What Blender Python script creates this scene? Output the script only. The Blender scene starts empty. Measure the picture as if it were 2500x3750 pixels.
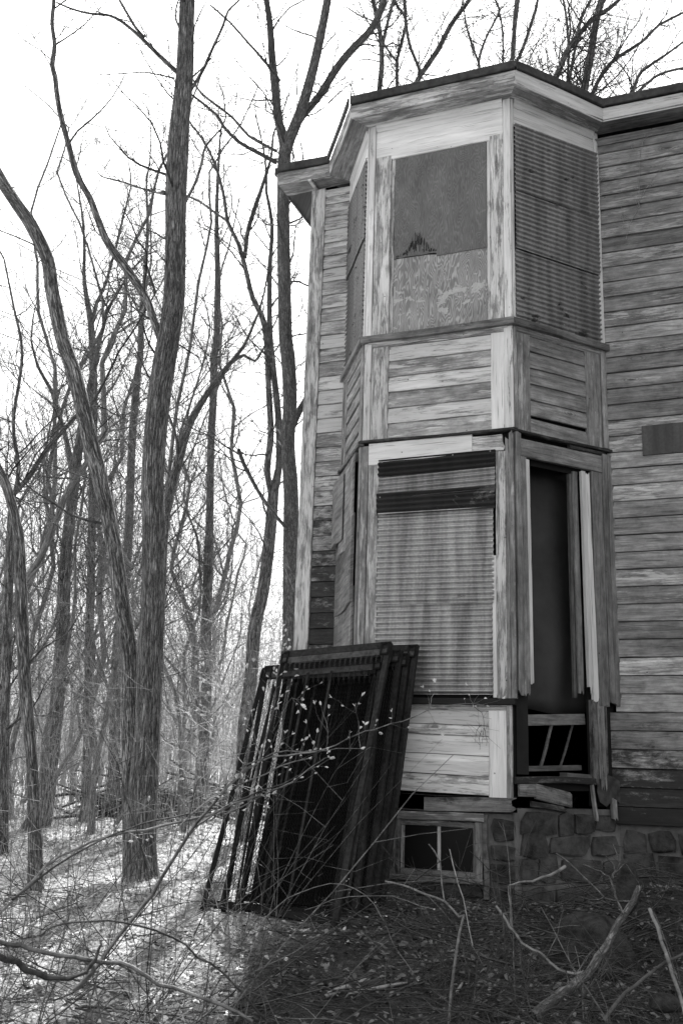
import bpy, math, random
import numpy as np
from mathutils import Vector, noise as mnoise

scene = bpy.context.scene
COL = scene.collection
random.seed(7)
R = math.radians

# ------------------------------------------------------------------ camera
CAM = np.array([2.5634609, -6.86721029, 0.79648911])
RIGHT = np.array([0.93175926, 0.36176991, 0.03077675])
UP = np.array([0.0625429, -0.24342483, 0.9679012])
FWD = np.array([-0.35764936, 0.89992604, 0.24943948])
FPX = 3654.73
cd = bpy.data.cameras.new("camera")
cam = bpy.data.objects.new("camera", cd)
COL.objects.link(cam)
cd.sensor_fit = 'VERTICAL'; cd.sensor_height = 36.0
cd.lens = FPX / 3750 * 36.0
cd.clip_start = 0.05; cd.clip_end = 600
from mathutils import Matrix
cam.matrix_world = Matrix(((RIGHT[0], UP[0], -FWD[0], CAM[0]), (RIGHT[1], UP[1], -FWD[1], CAM[1]),
                           (RIGHT[2], UP[2], -FWD[2], CAM[2]), (0, 0, 0, 1)))
cd.dof.use_dof = True; cd.dof.focus_distance = 7.0; cd.dof.aperture_fstop = 5.6
scene.camera = cam

# ------------------------------------------------------------------ sky, sun, exposure
SUN_EL, SUN_AZ = 46.0, -21.0          # azimuth measured from +Y towards +X
world = bpy.data.worlds.new("World"); scene.world = world; world.use_nodes = True
wn = world.node_tree; wn.nodes.clear()
sky = wn.nodes.new("ShaderNodeTexSky"); sky.sky_type = 'NISHITA'; sky.sun_disc = False
sky.sun_elevation = R(SUN_EL); sky.sun_rotation = R(SUN_AZ)
sky.air_density = 1.0; sky.dust_density = 4.0; sky.ozone_density = 1.0
bw = wn.nodes.new("ShaderNodeRGBToBW")
bg = wn.nodes.new("ShaderNodeBackground"); bg.inputs['Strength'].default_value = 0.15
wo = wn.nodes.new("ShaderNodeOutputWorld")
pw = wn.nodes.new("ShaderNodeMath"); pw.operation = 'POWER'; pw.inputs[1].default_value = .5      # root curve flattens the sky's brightness, its bright side most
ml = wn.nodes.new("ShaderNodeMath"); ml.operation = 'MULTIPLY'; ml.inputs[1].default_value = 1.4
wn.links.new(sky.outputs[0], bw.inputs[0]); wn.links.new(bw.outputs[0], pw.inputs[0]); wn.links.new(pw.outputs[0], ml.inputs[0]); wn.links.new(ml.outputs[0], bg.inputs[0]); wn.links.new(bg.outputs[0], wo.inputs[0])
sl = bpy.data.lights.new("sun", 'SUN'); sl.energy = 5.0; sl.angle = R(0.53); sl.color = (1, 1, 1)
so = bpy.data.objects.new("sun", sl); COL.objects.link(so)
sd = Vector((math.sin(R(SUN_AZ)) * math.cos(R(SUN_EL)), math.cos(R(SUN_AZ)) * math.cos(R(SUN_EL)), math.sin(R(SUN_EL))))
so.rotation_euler = (-sd).to_track_quat('-Z', 'Y').to_euler()
so.location = (0, 0, 20)
vs = scene.view_settings
vs.view_transform = 'Standard'; vs.look = 'None'; vs.gamma = 1; vs.use_curve_mapping = False
vs.exposure = 1.95
scene.cycles.max_bounces = 6; scene.cycles.diffuse_bounces = 3; scene.cycles.transparent_max_bounces = 8

# ------------------------------------------------------------------ helpers
def setp(o, label=None, cat=None, group=None, kind=None):
    if label: o['label'] = label
    if cat: o['category'] = cat
    if group: o['group'] = group
    if kind: o['kind'] = kind
    return o

def empty(name, loc, label=None, cat=None, group=None):
    o = bpy.data.objects.new(name, None); COL.objects.link(o); o.location = loc
    o.empty_display_size = 0.1
    return setp(o, label, cat, group)

def mesh_obj(name, V, Fc, mat, parent=None, uv=None, smooth=False, col=None):
    me = bpy.data.meshes.new(name)
    V = np.asarray(V, dtype=np.float64)
    if parent is not None and any(abs(c) > 1e-9 for c in parent_loc(parent)):
        V = V - np.array(parent_loc(parent))
    if isinstance(Fc, np.ndarray):
        nf, k = Fc.shape
        me.vertices.add(len(V)); me.vertices.foreach_set("co", V.astype(np.float32).ravel())
        me.loops.add(nf * k); me.loops.foreach_set("vertex_index", Fc.astype(np.int32).ravel())
        me.polygons.add(nf)
        me.polygons.foreach_set("loop_start", np.arange(0, nf * k, k, dtype=np.int32))
        me.polygons.foreach_set("loop_total", np.full(nf, k, dtype=np.int32))
        me.update(calc_edges=True)
        lv = Fc.ravel()
    else:
        me.from_pydata([tuple(v) for v in V], [], [tuple(f) for f in Fc]); me.update()
        lv = None
    if uv is not None:
        ul = me.uv_layers.new(name="UVMap")
        uv = np.asarray(uv, dtype=np.float32)
        if len(uv) == len(V):
            if lv is None:
                lv = np.zeros(len(me.loops), dtype=np.int32); me.loops.foreach_get("vertex_index", lv)
            uv = uv[lv]
        ul.data.foreach_set("uv", uv.ravel())
    if smooth:
        me.polygons.foreach_set("use_smooth", np.ones(len(me.polygons), dtype=bool))
    if mat: me.materials.append(mat)
    o = bpy.data.objects.new(name, me); COL.objects.link(o)
    if parent is not None: o.parent = parent
    if col: o.color = (*col, 1.0)
    return o

def parent_loc(p):
    l = [0, 0, 0]
    while p is not None:
        l = [l[0] + p.location[0], l[1] + p.location[1], l[2] + p.location[2]]; p = p.parent
    return l

class MB:
    """collects boxes and prisms into one mesh"""
    def __init__(s): s.V = []; s.F = []
    def box(s, c, sz, rot=None):
        c = Vector(c); b = len(s.V)
        for dx in (-.5, .5):
            for dy in (-.5, .5):
                for dz in (-.5, .5):
                    v = Vector((dx * sz[0], dy * sz[1], dz * sz[2]))
                    if rot is not None: v = rot @ v
                    s.V.append(tuple(c + v))
        for f in ((0, 1, 3, 2), (4, 6, 7, 5), (0, 4, 5, 1), (2, 3, 7, 6), (0, 2, 6, 4), (1, 5, 7, 3)):
            s.F.append([b + i for i in f])
    def prism(s, poly, z0, z1):
        b = len(s.V); n = len(poly)
        for z in (z0, z1):
            for (x, y) in poly: s.V.append((x, y, z))
        s.F.append([b + i for i in range(n)][::-1]); s.F.append([b + n + i for i in range(n)])
        for i in range(n): s.F.append([b + i, b + (i + 1) % n, b + n + (i + 1) % n, b + n + i])
    def build(s, name, mat, parent=None, col=None, smooth=False):
        return mesh_obj(name, s.V, s.F, mat, parent, uv=[(v[0] + v[1] * .7, v[2]) for v in s.V], col=col, smooth=smooth)

class Tubes:
    def __init__(s): s.V = []; s.F = []; s.U = []; s.n = 0
    def add(s, P, rad, k=5, ridge=0.0, cap=True, seed=0.0):
        P = np.asarray(P, float); rad = np.asarray(rad, float) * np.ones(len(P))
        T = np.gradient(P, axis=0); T /= (np.linalg.norm(T, axis=1)[:, None] + 1e-9)
        ref = np.array([0.0, 1.0, 0.02]) if abs(T[:, 1]).max() < 0.9 else np.array([0.3, 0.0, 1.0])
        A = np.cross(T, ref); A /= (np.linalg.norm(A, axis=1)[:, None] + 1e-9)
        B = np.cross(T, A)
        m = len(P)
        ang = np.arange(k + 1) / k * 2 * math.pi + math.pi / 2
        if m * k < 40 or k < 8: ang = ang[:k] if False else ang
        ln = np.concatenate([[0], np.cumsum(np.linalg.norm(np.diff(P, axis=0), axis=1))])
        ca, sa = np.cos(ang), np.sin(ang)
        rr = rad[:, None] * np.ones((1, k + 1))
        if ridge > 0:
            for i in range(m):
                for j in range(k):
                    th = ang[j]
                    q = mnoise.noise((math.cos(th) * 2.6 + seed, math.sin(th) * 2.6, ln[i] * 2.2)) * .6 \
                        + mnoise.noise((math.cos(th) * 9 + seed, math.sin(th) * 9, ln[i] * 2.5 + 9)) * .55
                    rr[i, j] *= 1 + ridge * q
            rr[:, k] = rr[:, 0]
        V = P[:, None, :] + rr[:, :, None] * (ca[None, :, None] * A[:, None, :] + sa[None, :, None] * B[:, None, :])
        base = s.n
        idx = base + np.arange(m * (k + 1)).reshape(m, k + 1)
        f = np.stack([idx[:-1, :-1], idx[:-1, 1:], idx[1:, 1:], idx[1:, :-1]], -1).reshape(-1, 4)
        s.V.append(V.reshape(-1, 3)); s.F.append(f)
        s.U.append(np.stack([ang[None, :] * rad.max() + 0 * rr + seed, ln[:, None] + 0 * rr], -1).reshape(-1, 2))
        s.n += m * (k + 1)
    def build(s, name, mat, parent=None, col=None, smooth=True):
        if not s.V: return None
        return mesh_obj(name, np.concatenate(s.V), np.concatenate(s.F), mat, parent, uv=np.concatenate(s.U), smooth=smooth, col=col)

def unit(v):
    v = np.asarray(v, float); return v / (np.linalg.norm(v) + 1e-12)

def at(u, v, hd):
    """the place seen in direction (u, v) of the photograph (1568 x 2352 scale) at horizontal distance hd"""
    d = RIGHT * ((u * 1.5944 - 1250) / FPX) - UP * ((v * 1.5944 - 1875) / FPX) + FWD
    t = hd / math.hypot(d[0], d[1])
    return CAM + d * t, t

def gz(x, y):
    """height of the ground"""
    s = -0.11 * max(0.0, -0.25 - y)
    if x < -0.8: s -= min(0.16, 0.11 * (-0.8 - x))
    far = max(0.0, y - 8)
    s -= 0.004 * min(far, 60)
    s += .20 * math.exp(-((x - 2.05) / .42) ** 2 - ((y + .62) / .50) ** 2) + .12 * math.exp(-((x - 2.9) / .6) ** 2 - ((y + .3) / .5) ** 2)
    n = 0.05 * mnoise.noise((x * .9, y * .9, 3.1)) + 0.025 * mnoise.noise((x * 3.1, y * 3.1, 1.0))
    if y > -0.35 and -1.0 < x < 6: n = min(n, 0.0) * .5 - .02
    return s + n

# ------------------------------------------------------------------ materials (all grey: the photograph is black and white)
def new_mat(name):
    m = bpy.data.materials.new(name); m.use_nodes = True
    nt = m.node_tree; nt.nodes.clear()
    out = nt.nodes.new("ShaderNodeOutputMaterial"); b = nt.nodes.new("ShaderNodeBsdfPrincipled")
    nt.links.new(b.outputs[0], out.inputs[0])
    return m, nt, b
def N(nt, t, **kw):
    n = nt.nodes.new("ShaderNode" + t)
    for k, v in kw.items(): setattr(n, k, v)
    return n
def math_(nt, op, a, b=None, clamp=False):
    n = N(nt, "Math", operation=op, use_clamp=clamp)
    for i, x in enumerate((a, b)):
        if x is None: continue
        if isinstance(x, (int, float)): n.inputs[i].default_value = x
        else: nt.links.new(x, n.inputs[i])
    return n.outputs[0]
def mixv(nt, f, a, b):
    n = N(nt, "Mix", data_type='FLOAT')
    for i, x in enumerate((f, a, b)):
        s = n.inputs[(0, 2, 3)[i]]
        if isinstance(x, (int, float)): s.default_value = x
        else: nt.links.new(x, s)
    return n.outputs[0]
def ramp(nt, x, lo, hi, a=0.0, b=1.0, smooth=True):
    n = N(nt, "MapRange", interpolation_type='SMOOTHSTEP' if smooth else 'LINEAR')
    nt.links.new(x, n.inputs[0])
    for i, v in enumerate((lo, hi, a, b)):
        if isinstance(v, (int, float)): n.inputs[i + 1].default_value = v
        else: nt.links.new(v, n.inputs[i + 1])
    return n.outputs[0]
def noise_(nt, vec, scale, detail=4, rough=.6, dist=0.0, mapscale=None):
    if mapscale:
        mp = N(nt, "Mapping"); mp.inputs['Scale'].default_value = mapscale; nt.links.new(vec, mp.inputs[0]); vec = mp.outputs[0]
    n = N(nt, "TexNoise"); nt.links.new(vec, n.inputs['Vector'])
    n.inputs['Scale'].default_value = scale; n.inputs['Detail'].default_value = detail
    n.inputs['Roughness'].default_value = rough; n.inputs['Distortion'].default_value = dist
    return n.outputs[0]
def bump(nt, bsdf, h, strength, dist=0.01):
    n = N(nt, "Bump"); n.inputs['Strength'].default_value = strength; n.inputs['Distance'].default_value = dist
    nt.links.new(h, n.inputs['Height']); nt.links.new(n.outputs[0], bsdf.inputs['Normal'])
def setcol(nt, bsdf, v):
    c = N(nt, "CombineColor")
    for i in range(3): nt.links.new(v, c.inputs[i])
    nt.links.new(c.outputs[0], bsdf.inputs['Base Color'])

def wood_material(name, base_lo=.10, base_hi=.40, paintv=.60, rot=.5):
    """UV in metres: U along the grain, V across it. Object colour: R tone, G share of old paint, B mould."""
    m, nt, b = new_mat(name)
    uv = N(nt, "UVMap").outputs[0]
    info = N(nt, "ObjectInfo"); sep = N(nt, "SeparateColor"); nt.links.new(info.outputs['Color'], sep.inputs[0])
    tone, paint, mould = sep.outputs[0], sep.outputs[1], sep.outputs[2]
    warp = noise_(nt, uv, 1.0, 2, .5, 0, (2.5, 9, 1))
    add = N(nt, "VectorMath", operation='ADD'); cmb = N(nt, "CombineXYZ")
    nt.links.new(math_(nt, 'MULTIPLY', math_(nt, 'SUBTRACT', warp, .5), .03), cmb.inputs[1])
    nt.links.new(uv, add.inputs[0]); nt.links.new(cmb.outputs[0], add.inputs[1]); wv = add.outputs[0]
    fine = noise_(nt, wv, 1.0, 5, .65, 0, (5, 260, 1))
    mid = noise_(nt, wv, 1.0, 4, .65, .3, (2.6, 30, 1))
    mott = noise_(nt, uv, 1.0, 5, .7, .4, (8, 13, 1))
    blot = noise_(nt, uv, 1.0, 5, .65, .3, (2.6, 15, 1))
    blot2 = noise_(nt, uv, 1.0, 6, .75, .1, (7, 85, 1))
    big = noise_(nt, uv, 1.0, 2, .5, 0, (1.1, 3, 1))
    g = math_(nt, 'ADD', math_(nt, 'MULTIPLY', fine, .5), math_(nt, 'MULTIPLY', mid, .5))
    wood = ramp(nt, g, .34, .64, base_lo, base_hi, False)
    wood = math_(nt, 'MULTIPLY', math_(nt, 'MULTIPLY', wood, ramp(nt, big, .3, .7, .65, 1.35, False)), ramp(nt, mott, .32, .68, .68, 1.28, False))
    # knots
    vor = N(nt, "TexVoronoi", feature='F1'); mp = N(nt, "Mapping"); mp.inputs['Scale'].default_value = (2.3, 6.5, 1)
    nt.links.new(wv, mp.inputs[0]); nt.links.new(mp.outputs[0], vor.inputs['Vector']); vor.inputs['Scale'].default_value = 1
    kn = ramp(nt, vor.outputs['Distance'], .03, .10, 1.0, 0.0)
    vsep = N(nt, "SeparateColor"); nt.links.new(vor.outputs['Color'], vsep.inputs[0])
    kn = math_(nt, 'MULTIPLY', kn, math_(nt, 'GREATER_THAN', vsep.outputs[0], .55))
    ring = math_(nt, 'SINE', math_(nt, 'MULTIPLY', vor.outputs['Distance'], 110.0))
    kr = math_(nt, 'MULTIPLY', ramp(nt, vor.outputs['Distance'], .08, .28, .35, 0.0), math_(nt, 'GREATER_THAN', vsep.outputs[0], .55))
    wood = math_(nt, 'MULTIPLY', wood, math_(nt, 'SUBTRACT', 1.0, math_(nt, 'MULTIPLY', kr, ramp(nt, ring, -.2, .9, 0, 1))))
    wood = mixv(nt, math_(nt, 'MULTIPLY', kn, .8), wood, .05)
    # paint left on the wood
    pm = math_(nt, 'ADD', math_(nt, 'MULTIPLY', blot, .55), math_(nt, 'MULTIPLY', blot2, .45))
    thr = math_(nt, 'SUBTRACT', .74, math_(nt, 'MULTIPLY', paint, .56))
    pmask = ramp(nt, math_(nt, 'SUBTRACT', pm, thr), -.03, .045)
    pcol = math_(nt, 'MULTIPLY', math_(nt, 'MULTIPLY', paintv, ramp(nt, mid, .3, .7, .80, 1.08, False)), ramp(nt, big, .3, .7, .78, 1.1, False))
    v = mixv(nt, pmask, wood, pcol)
    # cracks and checks along the grain
    crk = noise_(nt, wv, 1.0, 3, .5, 0, (2.2, 150, 1))
    cm = ramp(nt, crk, .62, .68)
    v = mixv(nt, math_(nt, 'MULTIPLY', cm, .65), v, .03)
    # nail spots
    vn = N(nt, "TexVoronoi", feature='F1'); mp2 = N(nt, "Mapping"); mp2.inputs['Scale'].default_value = (7, 7, 1)
    nt.links.new(uv, mp2.inputs[0]); nt.links.new(mp2.outputs[0], vn.inputs['Vector']); vn.inputs['Scale'].default_value = 1
    v = mixv(nt, math_(nt, 'MULTIPLY', ramp(nt, vn.outputs['Distance'], .025, .05, 1, 0), .75), v, .02)
    v = math_(nt, 'MULTIPLY', v, tone)
    # mould and rot
    mo = math_(nt, 'ADD', math_(nt, 'MULTIPLY', blot, .5), math_(nt, 'MULTIPLY', noise_(nt, uv, 1, 6, .75, .4, (10, 22, 1)), .5))
    mm = ramp(nt, math_(nt, 'ADD', mo, math_(nt, 'MULTIPLY', mould, .62)), .74, .92)
    v = mixv(nt, math_(nt, 'MULTIPLY', mm, .93), v, .018)
    setcol(nt, b, v)
    b.inputs['Roughness'].default_value = .85; b.inputs['Specular IOR Level'].default_value = .2
    h = math_(nt, 'ADD', math_(nt, 'SUBTRACT', math_(nt, 'MULTIPLY', g, 1.0), math_(nt, 'MULTIPLY', cm, .8)), math_(nt, 'MULTIPLY', pmask, .25))
    bump(nt, b, h, .7, .004)
    return m

def plywood_material():
    m, nt, b = new_mat("weathered_plywood")
    uv = N(nt, "UVMap").outputs[0]
    info = N(nt, "ObjectInfo"); sep = N(nt, "SeparateColor"); nt.links.new(info.outputs['Color'], sep.inputs[0])
    tone, con = sep.outputs[0], sep.outputs[1]
    field = noise_(nt, uv, 1.0, 3, .45, 0.2, (6.5, 1.5, 1))
    s = math_(nt, 'SINE', math_(nt, 'MULTIPLY', field, 230.0))
    rings = ramp(nt, math_(nt, 'ADD', s, math_(nt, 'MULTIPLY', noise_(nt, uv, 1, 4, .7, 0, (160, 14, 1)), .9)), .0, 1.3)
    fine = noise_(nt, uv, 1, 5, .7, 0, (220, 9, 1))
    blot = noise_(nt, uv, 1, 5, .6, .3, (5, 3, 1))
    v = mixv(nt, math_(nt, 'MULTIPLY', rings, con), .17, .31)
    v = math_(nt, 'MULTIPLY', v, ramp(nt, fine, .3, .7, .7, 1.25, False))
    v = math_(nt, 'MULTIPLY', v, ramp(nt, blot, .3, .7, .78, 1.2, False))
    # flaked patches of the face veneer, low on the sheet
    sepuv = N(nt, "SeparateXYZ"); nt.links.new(uv, sepuv.inputs[0])
    band = math_(nt, 'MULTIPLY', ramp(nt, sepuv.outputs[1], .0, .25, 0, 1), ramp(nt, sepuv.outputs[1], .28, .5, 1, 0))
    fl = ramp(nt, math_(nt, 'ADD', noise_(nt, uv, 1, 5, .6, .3, (9, 12, 1)), math_(nt, 'MULTIPLY', band, .13)), .66, .69)
    v = mixv(nt, math_(nt, 'MULTIPLY', math_(nt, 'MULTIPLY', fl, con), .7), v, .40)
    v = math_(nt, 'MULTIPLY', v, tone)
    setcol(nt, b, v); b.inputs['Roughness'].default_value = .9
    bump(nt, b, math_(nt, 'ADD', math_(nt, 'MULTIPLY', rings, .5), fine), .5, .003)
    return m

def metal_sheet_material():
    m, nt, b = new_mat("galvanised_sheet")
    uv = N(nt, "UVMap").outputs[0]
    info = N(nt, "ObjectInfo"); sep = N(nt, "SeparateColor"); nt.links.new(info.outputs['Color'], sep.inputs[0])
    tone, dark = sep.outputs[0], sep.outputs[1]
    str_ = noise_(nt, uv, 1, 4, .55, .1, (11, .8, 1))
    str2 = noise_(nt, uv, 1, 3, .5, .1, (60, 5, 1))
    sp = noise_(nt, uv, 1, 5, .7, 0, (45, 45, 1))
    v = ramp(nt, math_(nt, 'ADD', math_(nt, 'MULTIPLY', str_, .85), math_(nt, 'MULTIPLY', str2, .15)), .38, .62, .22, .42, False)
    v = math_(nt, 'MULTIPLY', v, ramp(nt, sp, .3, .7, .75, 1.2, False))
    rust = ramp(nt, math_(nt, 'ADD', noise_(nt, uv, 1, 6, .7, .5, (4, 7, 1)), math_(nt, 'MULTIPLY', dark, .45)), .68, .76)
    v = mixv(nt, math_(nt, 'MULTIPLY', rust, .85), v, .045)
    v = math_(nt, 'MULTIPLY', v, tone)
    setcol(nt, b, v)
    nt.links.new(mixv(nt, rust, .38, .9), b.inputs['Roughness'])
    b.inputs['Metallic'].default_value = .55
    bump(nt, b, sp, .25, .002)
    return m

def plain_material(name, lo, hi, scale=12, stretch=(1, 1, 1), rough=.9, bumpk=.5, bd=.01, coords='Object', metallic=0.0, detail=6):
    m, nt, b = new_mat(name)
    tc = N(nt, "TexCoord").outputs[coords]
    n1 = noise_(nt, tc, scale, detail, .65, .2, stretch)
    n2 = noise_(nt, tc, scale * .21, 3, .5, .2, stretch)
    v = math_(nt, 'ADD', math_(nt, 'MULTIPLY', n1, .6), math_(nt, 'MULTIPLY', n2, .4))
    setcol(nt, b, ramp(nt, v, .36, .64, lo, hi, False))
    b.inputs['Roughness'].default_value = rough; b.inputs['Metallic'].default_value = metallic; b.inputs['Specular IOR Level'].default_value = .12
    bump(nt, b, n1, bumpk, bd)
    return m

def bark_material(name, lo=.05, hi=.28, us=26, vs_=2.6, lichen=.0):
    m, nt, b = new_mat(name)
    uv = N(nt, "UVMap").outputs[0]
    warp = noise_(nt, uv, 1, 3, .5, 0, (14, 5, 1))
    cmb = N(nt, "CombineXYZ"); nt.links.new(math_(nt, 'MULTIPLY', math_(nt, 'SUBTRACT', warp, .5), .035), cmb.inputs[0])
    add = N(nt, "VectorMath", operation='ADD'); nt.links.new(uv, add.inputs[0]); nt.links.new(cmb.outputs[0], add.inputs[1])
    vor = N(nt, "TexVoronoi", feature='DISTANCE_TO_EDGE'); mp = N(nt, "Mapping"); mp.inputs['Scale'].default_value = (us * 1.9, vs_ * 3.6, 1)
    nt.links.new(add.outputs[0], mp.inputs[0]); nt.links.new(mp.outputs[0], vor.inputs['Vector']); vor.inputs['Scale'].default_value = 1
    rn1 = noise_(nt, add.outputs[0], 1, 5, .6, .5, (us * 2.2, vs_ * 1.5, 1))
    rdg = math_(nt, 'ABSOLUTE', math_(nt, 'SUBTRACT', rn1, .5))
    fis = math_(nt, 'MULTIPLY', ramp(nt, rdg, .0, .10), ramp(nt, vor.outputs['Distance'], .0, .14, .45, 1.0))
    fine = noise_(nt, add.outputs[0], 1, 6, .75, .2, (us * 5, vs_ * 14, 1))
    big = noise_(nt, uv, 1, 3, .6, .3, (6, 1.6, 1))
    v = math_(nt, 'MULTIPLY', math_(nt, 'MULTIPLY', ramp(nt, fis, 0, 1, lo, hi, False), ramp(nt, fine, .3, .7, .55, 1.45, False)), ramp(nt, big, .3, .7, .7, 1.3, False))
    if lichen:
        l = ramp(nt, noise_(nt, uv, 1, 4, .6, .4, (17, 12, 1)), .68, .72)
        v = mixv(nt, math_(nt, 'MULTIPLY', l, lichen), v, .42)
    setcol(nt, b, v); b.inputs['Roughness'].default_value = .92
    bump(nt, b, math_(nt, 'ADD', math_(nt, 'MULTIPLY', fis, .8), math_(nt, 'MULTIPLY', fine, .4)), 1.0, .012)
    return m

WOOD = wood_material("weathered_clapboard", .095, .42, .58)
TRIM = wood_material("weathered_trim", .09, .42, .68)
PLY = plywood_material()
METAL = metal_sheet_material()
BARK = bark_material("furrowed_bark", .02, .36)
FOREST_BARK = bark_material("haze_pale_bark", .09, .42)  # paler bark: haze and glow over the far trunks put into the colour
SMOOTH_BARK = bark_material("smooth_bark", .055, .19, 14, 5, .55)
TWIG = plain_material("twig_bark", .012, .10, 22)
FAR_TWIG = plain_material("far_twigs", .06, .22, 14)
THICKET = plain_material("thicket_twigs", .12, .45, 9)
STEM = plain_material("shrub_stem", .03, .26, 26)
IRON = plain_material("rusty_iron", .004, .014, 30, rough=.75, bumpk=.4, bd=.003)
IRON_LIGHT = plain_material("scraped_iron", .006, .035, 40, rough=.7, bumpk=.4, bd=.003)
BAND = plain_material("worn_iron_band", .025, .09, 40, rough=.7, bumpk=.4, bd=.003)
ROOFING = plain_material("roofing_felt", .03, .075, 20)
STONE = plain_material("field_stone", .005, .09, 9, bumpk=.9, bd=.02)
MORTAR = plain_material("lime_mortar", .008, .17, 5, bumpk=.8, bd=.02)
PALE_MORTAR = plain_material("pale_mortar", .05, .2, 22, bumpk=.8, bd=.02)
DARK = plain_material("dark_interior", .008, .025, 3)  # near-black surfaces indoors and behind the boards
SHEET = plain_material("dull_plastic_sheet", .025, .075, 1.3, rough=.55, bumpk=.1)
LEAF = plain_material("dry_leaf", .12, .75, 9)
BUD = plain_material("young_leaf", .45, .75, 20)
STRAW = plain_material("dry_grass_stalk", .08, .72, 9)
ROCK = plain_material("mossy_rock", .012, .06, 22, bumpk=1.0, bd=.02)
LEAF_SHADE_PAINT = plain_material("leaf_shade_paint", .008, .24, 6)  # darker copy of the leaf colour, with the house's shade painted in
STRAW_SHADE_PAINT = plain_material("stalk_shade_paint", .008, .12, 7)  # darker copy of the straw colour, painting the same house shade
PALE = plain_material("bare_wood_stick", .18, .42, 30)
GLASSY, nt_, b_ = new_mat("dusty_glass")
b_.inputs['Base Color'].default_value = (.01, .01, .01, 1); b_.inputs['Roughness'].default_value = .35; b_.inputs['Specular IOR Level'].default_value = .12
def ground_material():
    m, nt, b = new_mat("leaf_strewn_soil")
    tc = N(nt, "TexCoord").outputs['Object']
    a = noise_(nt, tc, 38, 6, .75, .8); c = noise_(nt, tc, 3.0, 4, .6, .3); e = noise_(nt, tc, 11, 5, .7, 1.5)
    v = ramp(nt, math_(nt, 'ADD', math_(nt, 'MULTIPLY', a, .6), math_(nt, 'MULTIPLY', e, .4)), .39, .60, .10, .74, False)
    v = math_(nt, 'MULTIPLY', v, ramp(nt, c, .3, .7, .6, 1.25, False))
    # dark earth by the house, deepened to paint in the house's shade
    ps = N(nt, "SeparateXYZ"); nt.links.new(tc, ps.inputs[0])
    soil_shade = ramp(nt, ps.outputs[0], -.7, .5)
    v = math_(nt, 'MULTIPLY', v, mixv(nt, soil_shade, 1.0, .08))
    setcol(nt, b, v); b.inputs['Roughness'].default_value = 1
    bump(nt, b, math_(nt, 'ADD', a, e), 1.0, .03)
    return m
GROUND = ground_material()

# ------------------------------------------------------------------ ground
def build_ground():
    xs = np.concatenate([-np.geomspace(160, 9, 22), np.arange(-8, 7, .16), np.geomspace(8, 160, 18)])
    ys = np.concatenate([-np.geomspace(160, 9, 14), np.arange(-8, 9, .16), np.geomspace(10, 260, 30)])
    V = [(x, y, gz(x, y)) for y in ys for x in xs]
    nx, ny = len(xs), len(ys)
    i = np.arange(nx * ny).reshape(ny, nx)
    F = np.stack([i[:-1, :-1], i[:-1, 1:], i[1:, 1:], i[1:, :-1]], -1).reshape(-1, 4)
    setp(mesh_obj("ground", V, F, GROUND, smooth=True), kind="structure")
build_ground()

# ------------------------------------------------------------------ the house
D, EL, ER, W, LL = 0.6848, 0.4277, 0.5857, 1.16, 0.3622
EAVE = 6.02
house = empty("abandoned_house", (0, D, 0),
              "derelict two-storey wooden house with grey peeling clapboards and a tall boarded-up bay", "house")
XR = 5.4
FR = {}
def frame(key, p0, p1):
    a = unit((p1[0] - p0[0], p1[1] - p0[1], 0)); n = np.cross(a, (0, 0, 1))
    FR[key] = (np.array([p0[0], p0[1], 0.0]), a, n, math.dist(p0, p1))
frame('C', (0, 0), (W, 0)); frame('R', (W, 0), (W + ER, D)); frame('L', (-EL, D), (0, 0)); frame('W', (0, D), (1, D))
frame('E', (-EL - LL, D + 7), (-EL - LL, D))
LR, LL_ = FR['R'][3], FR['L'][3]

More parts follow.
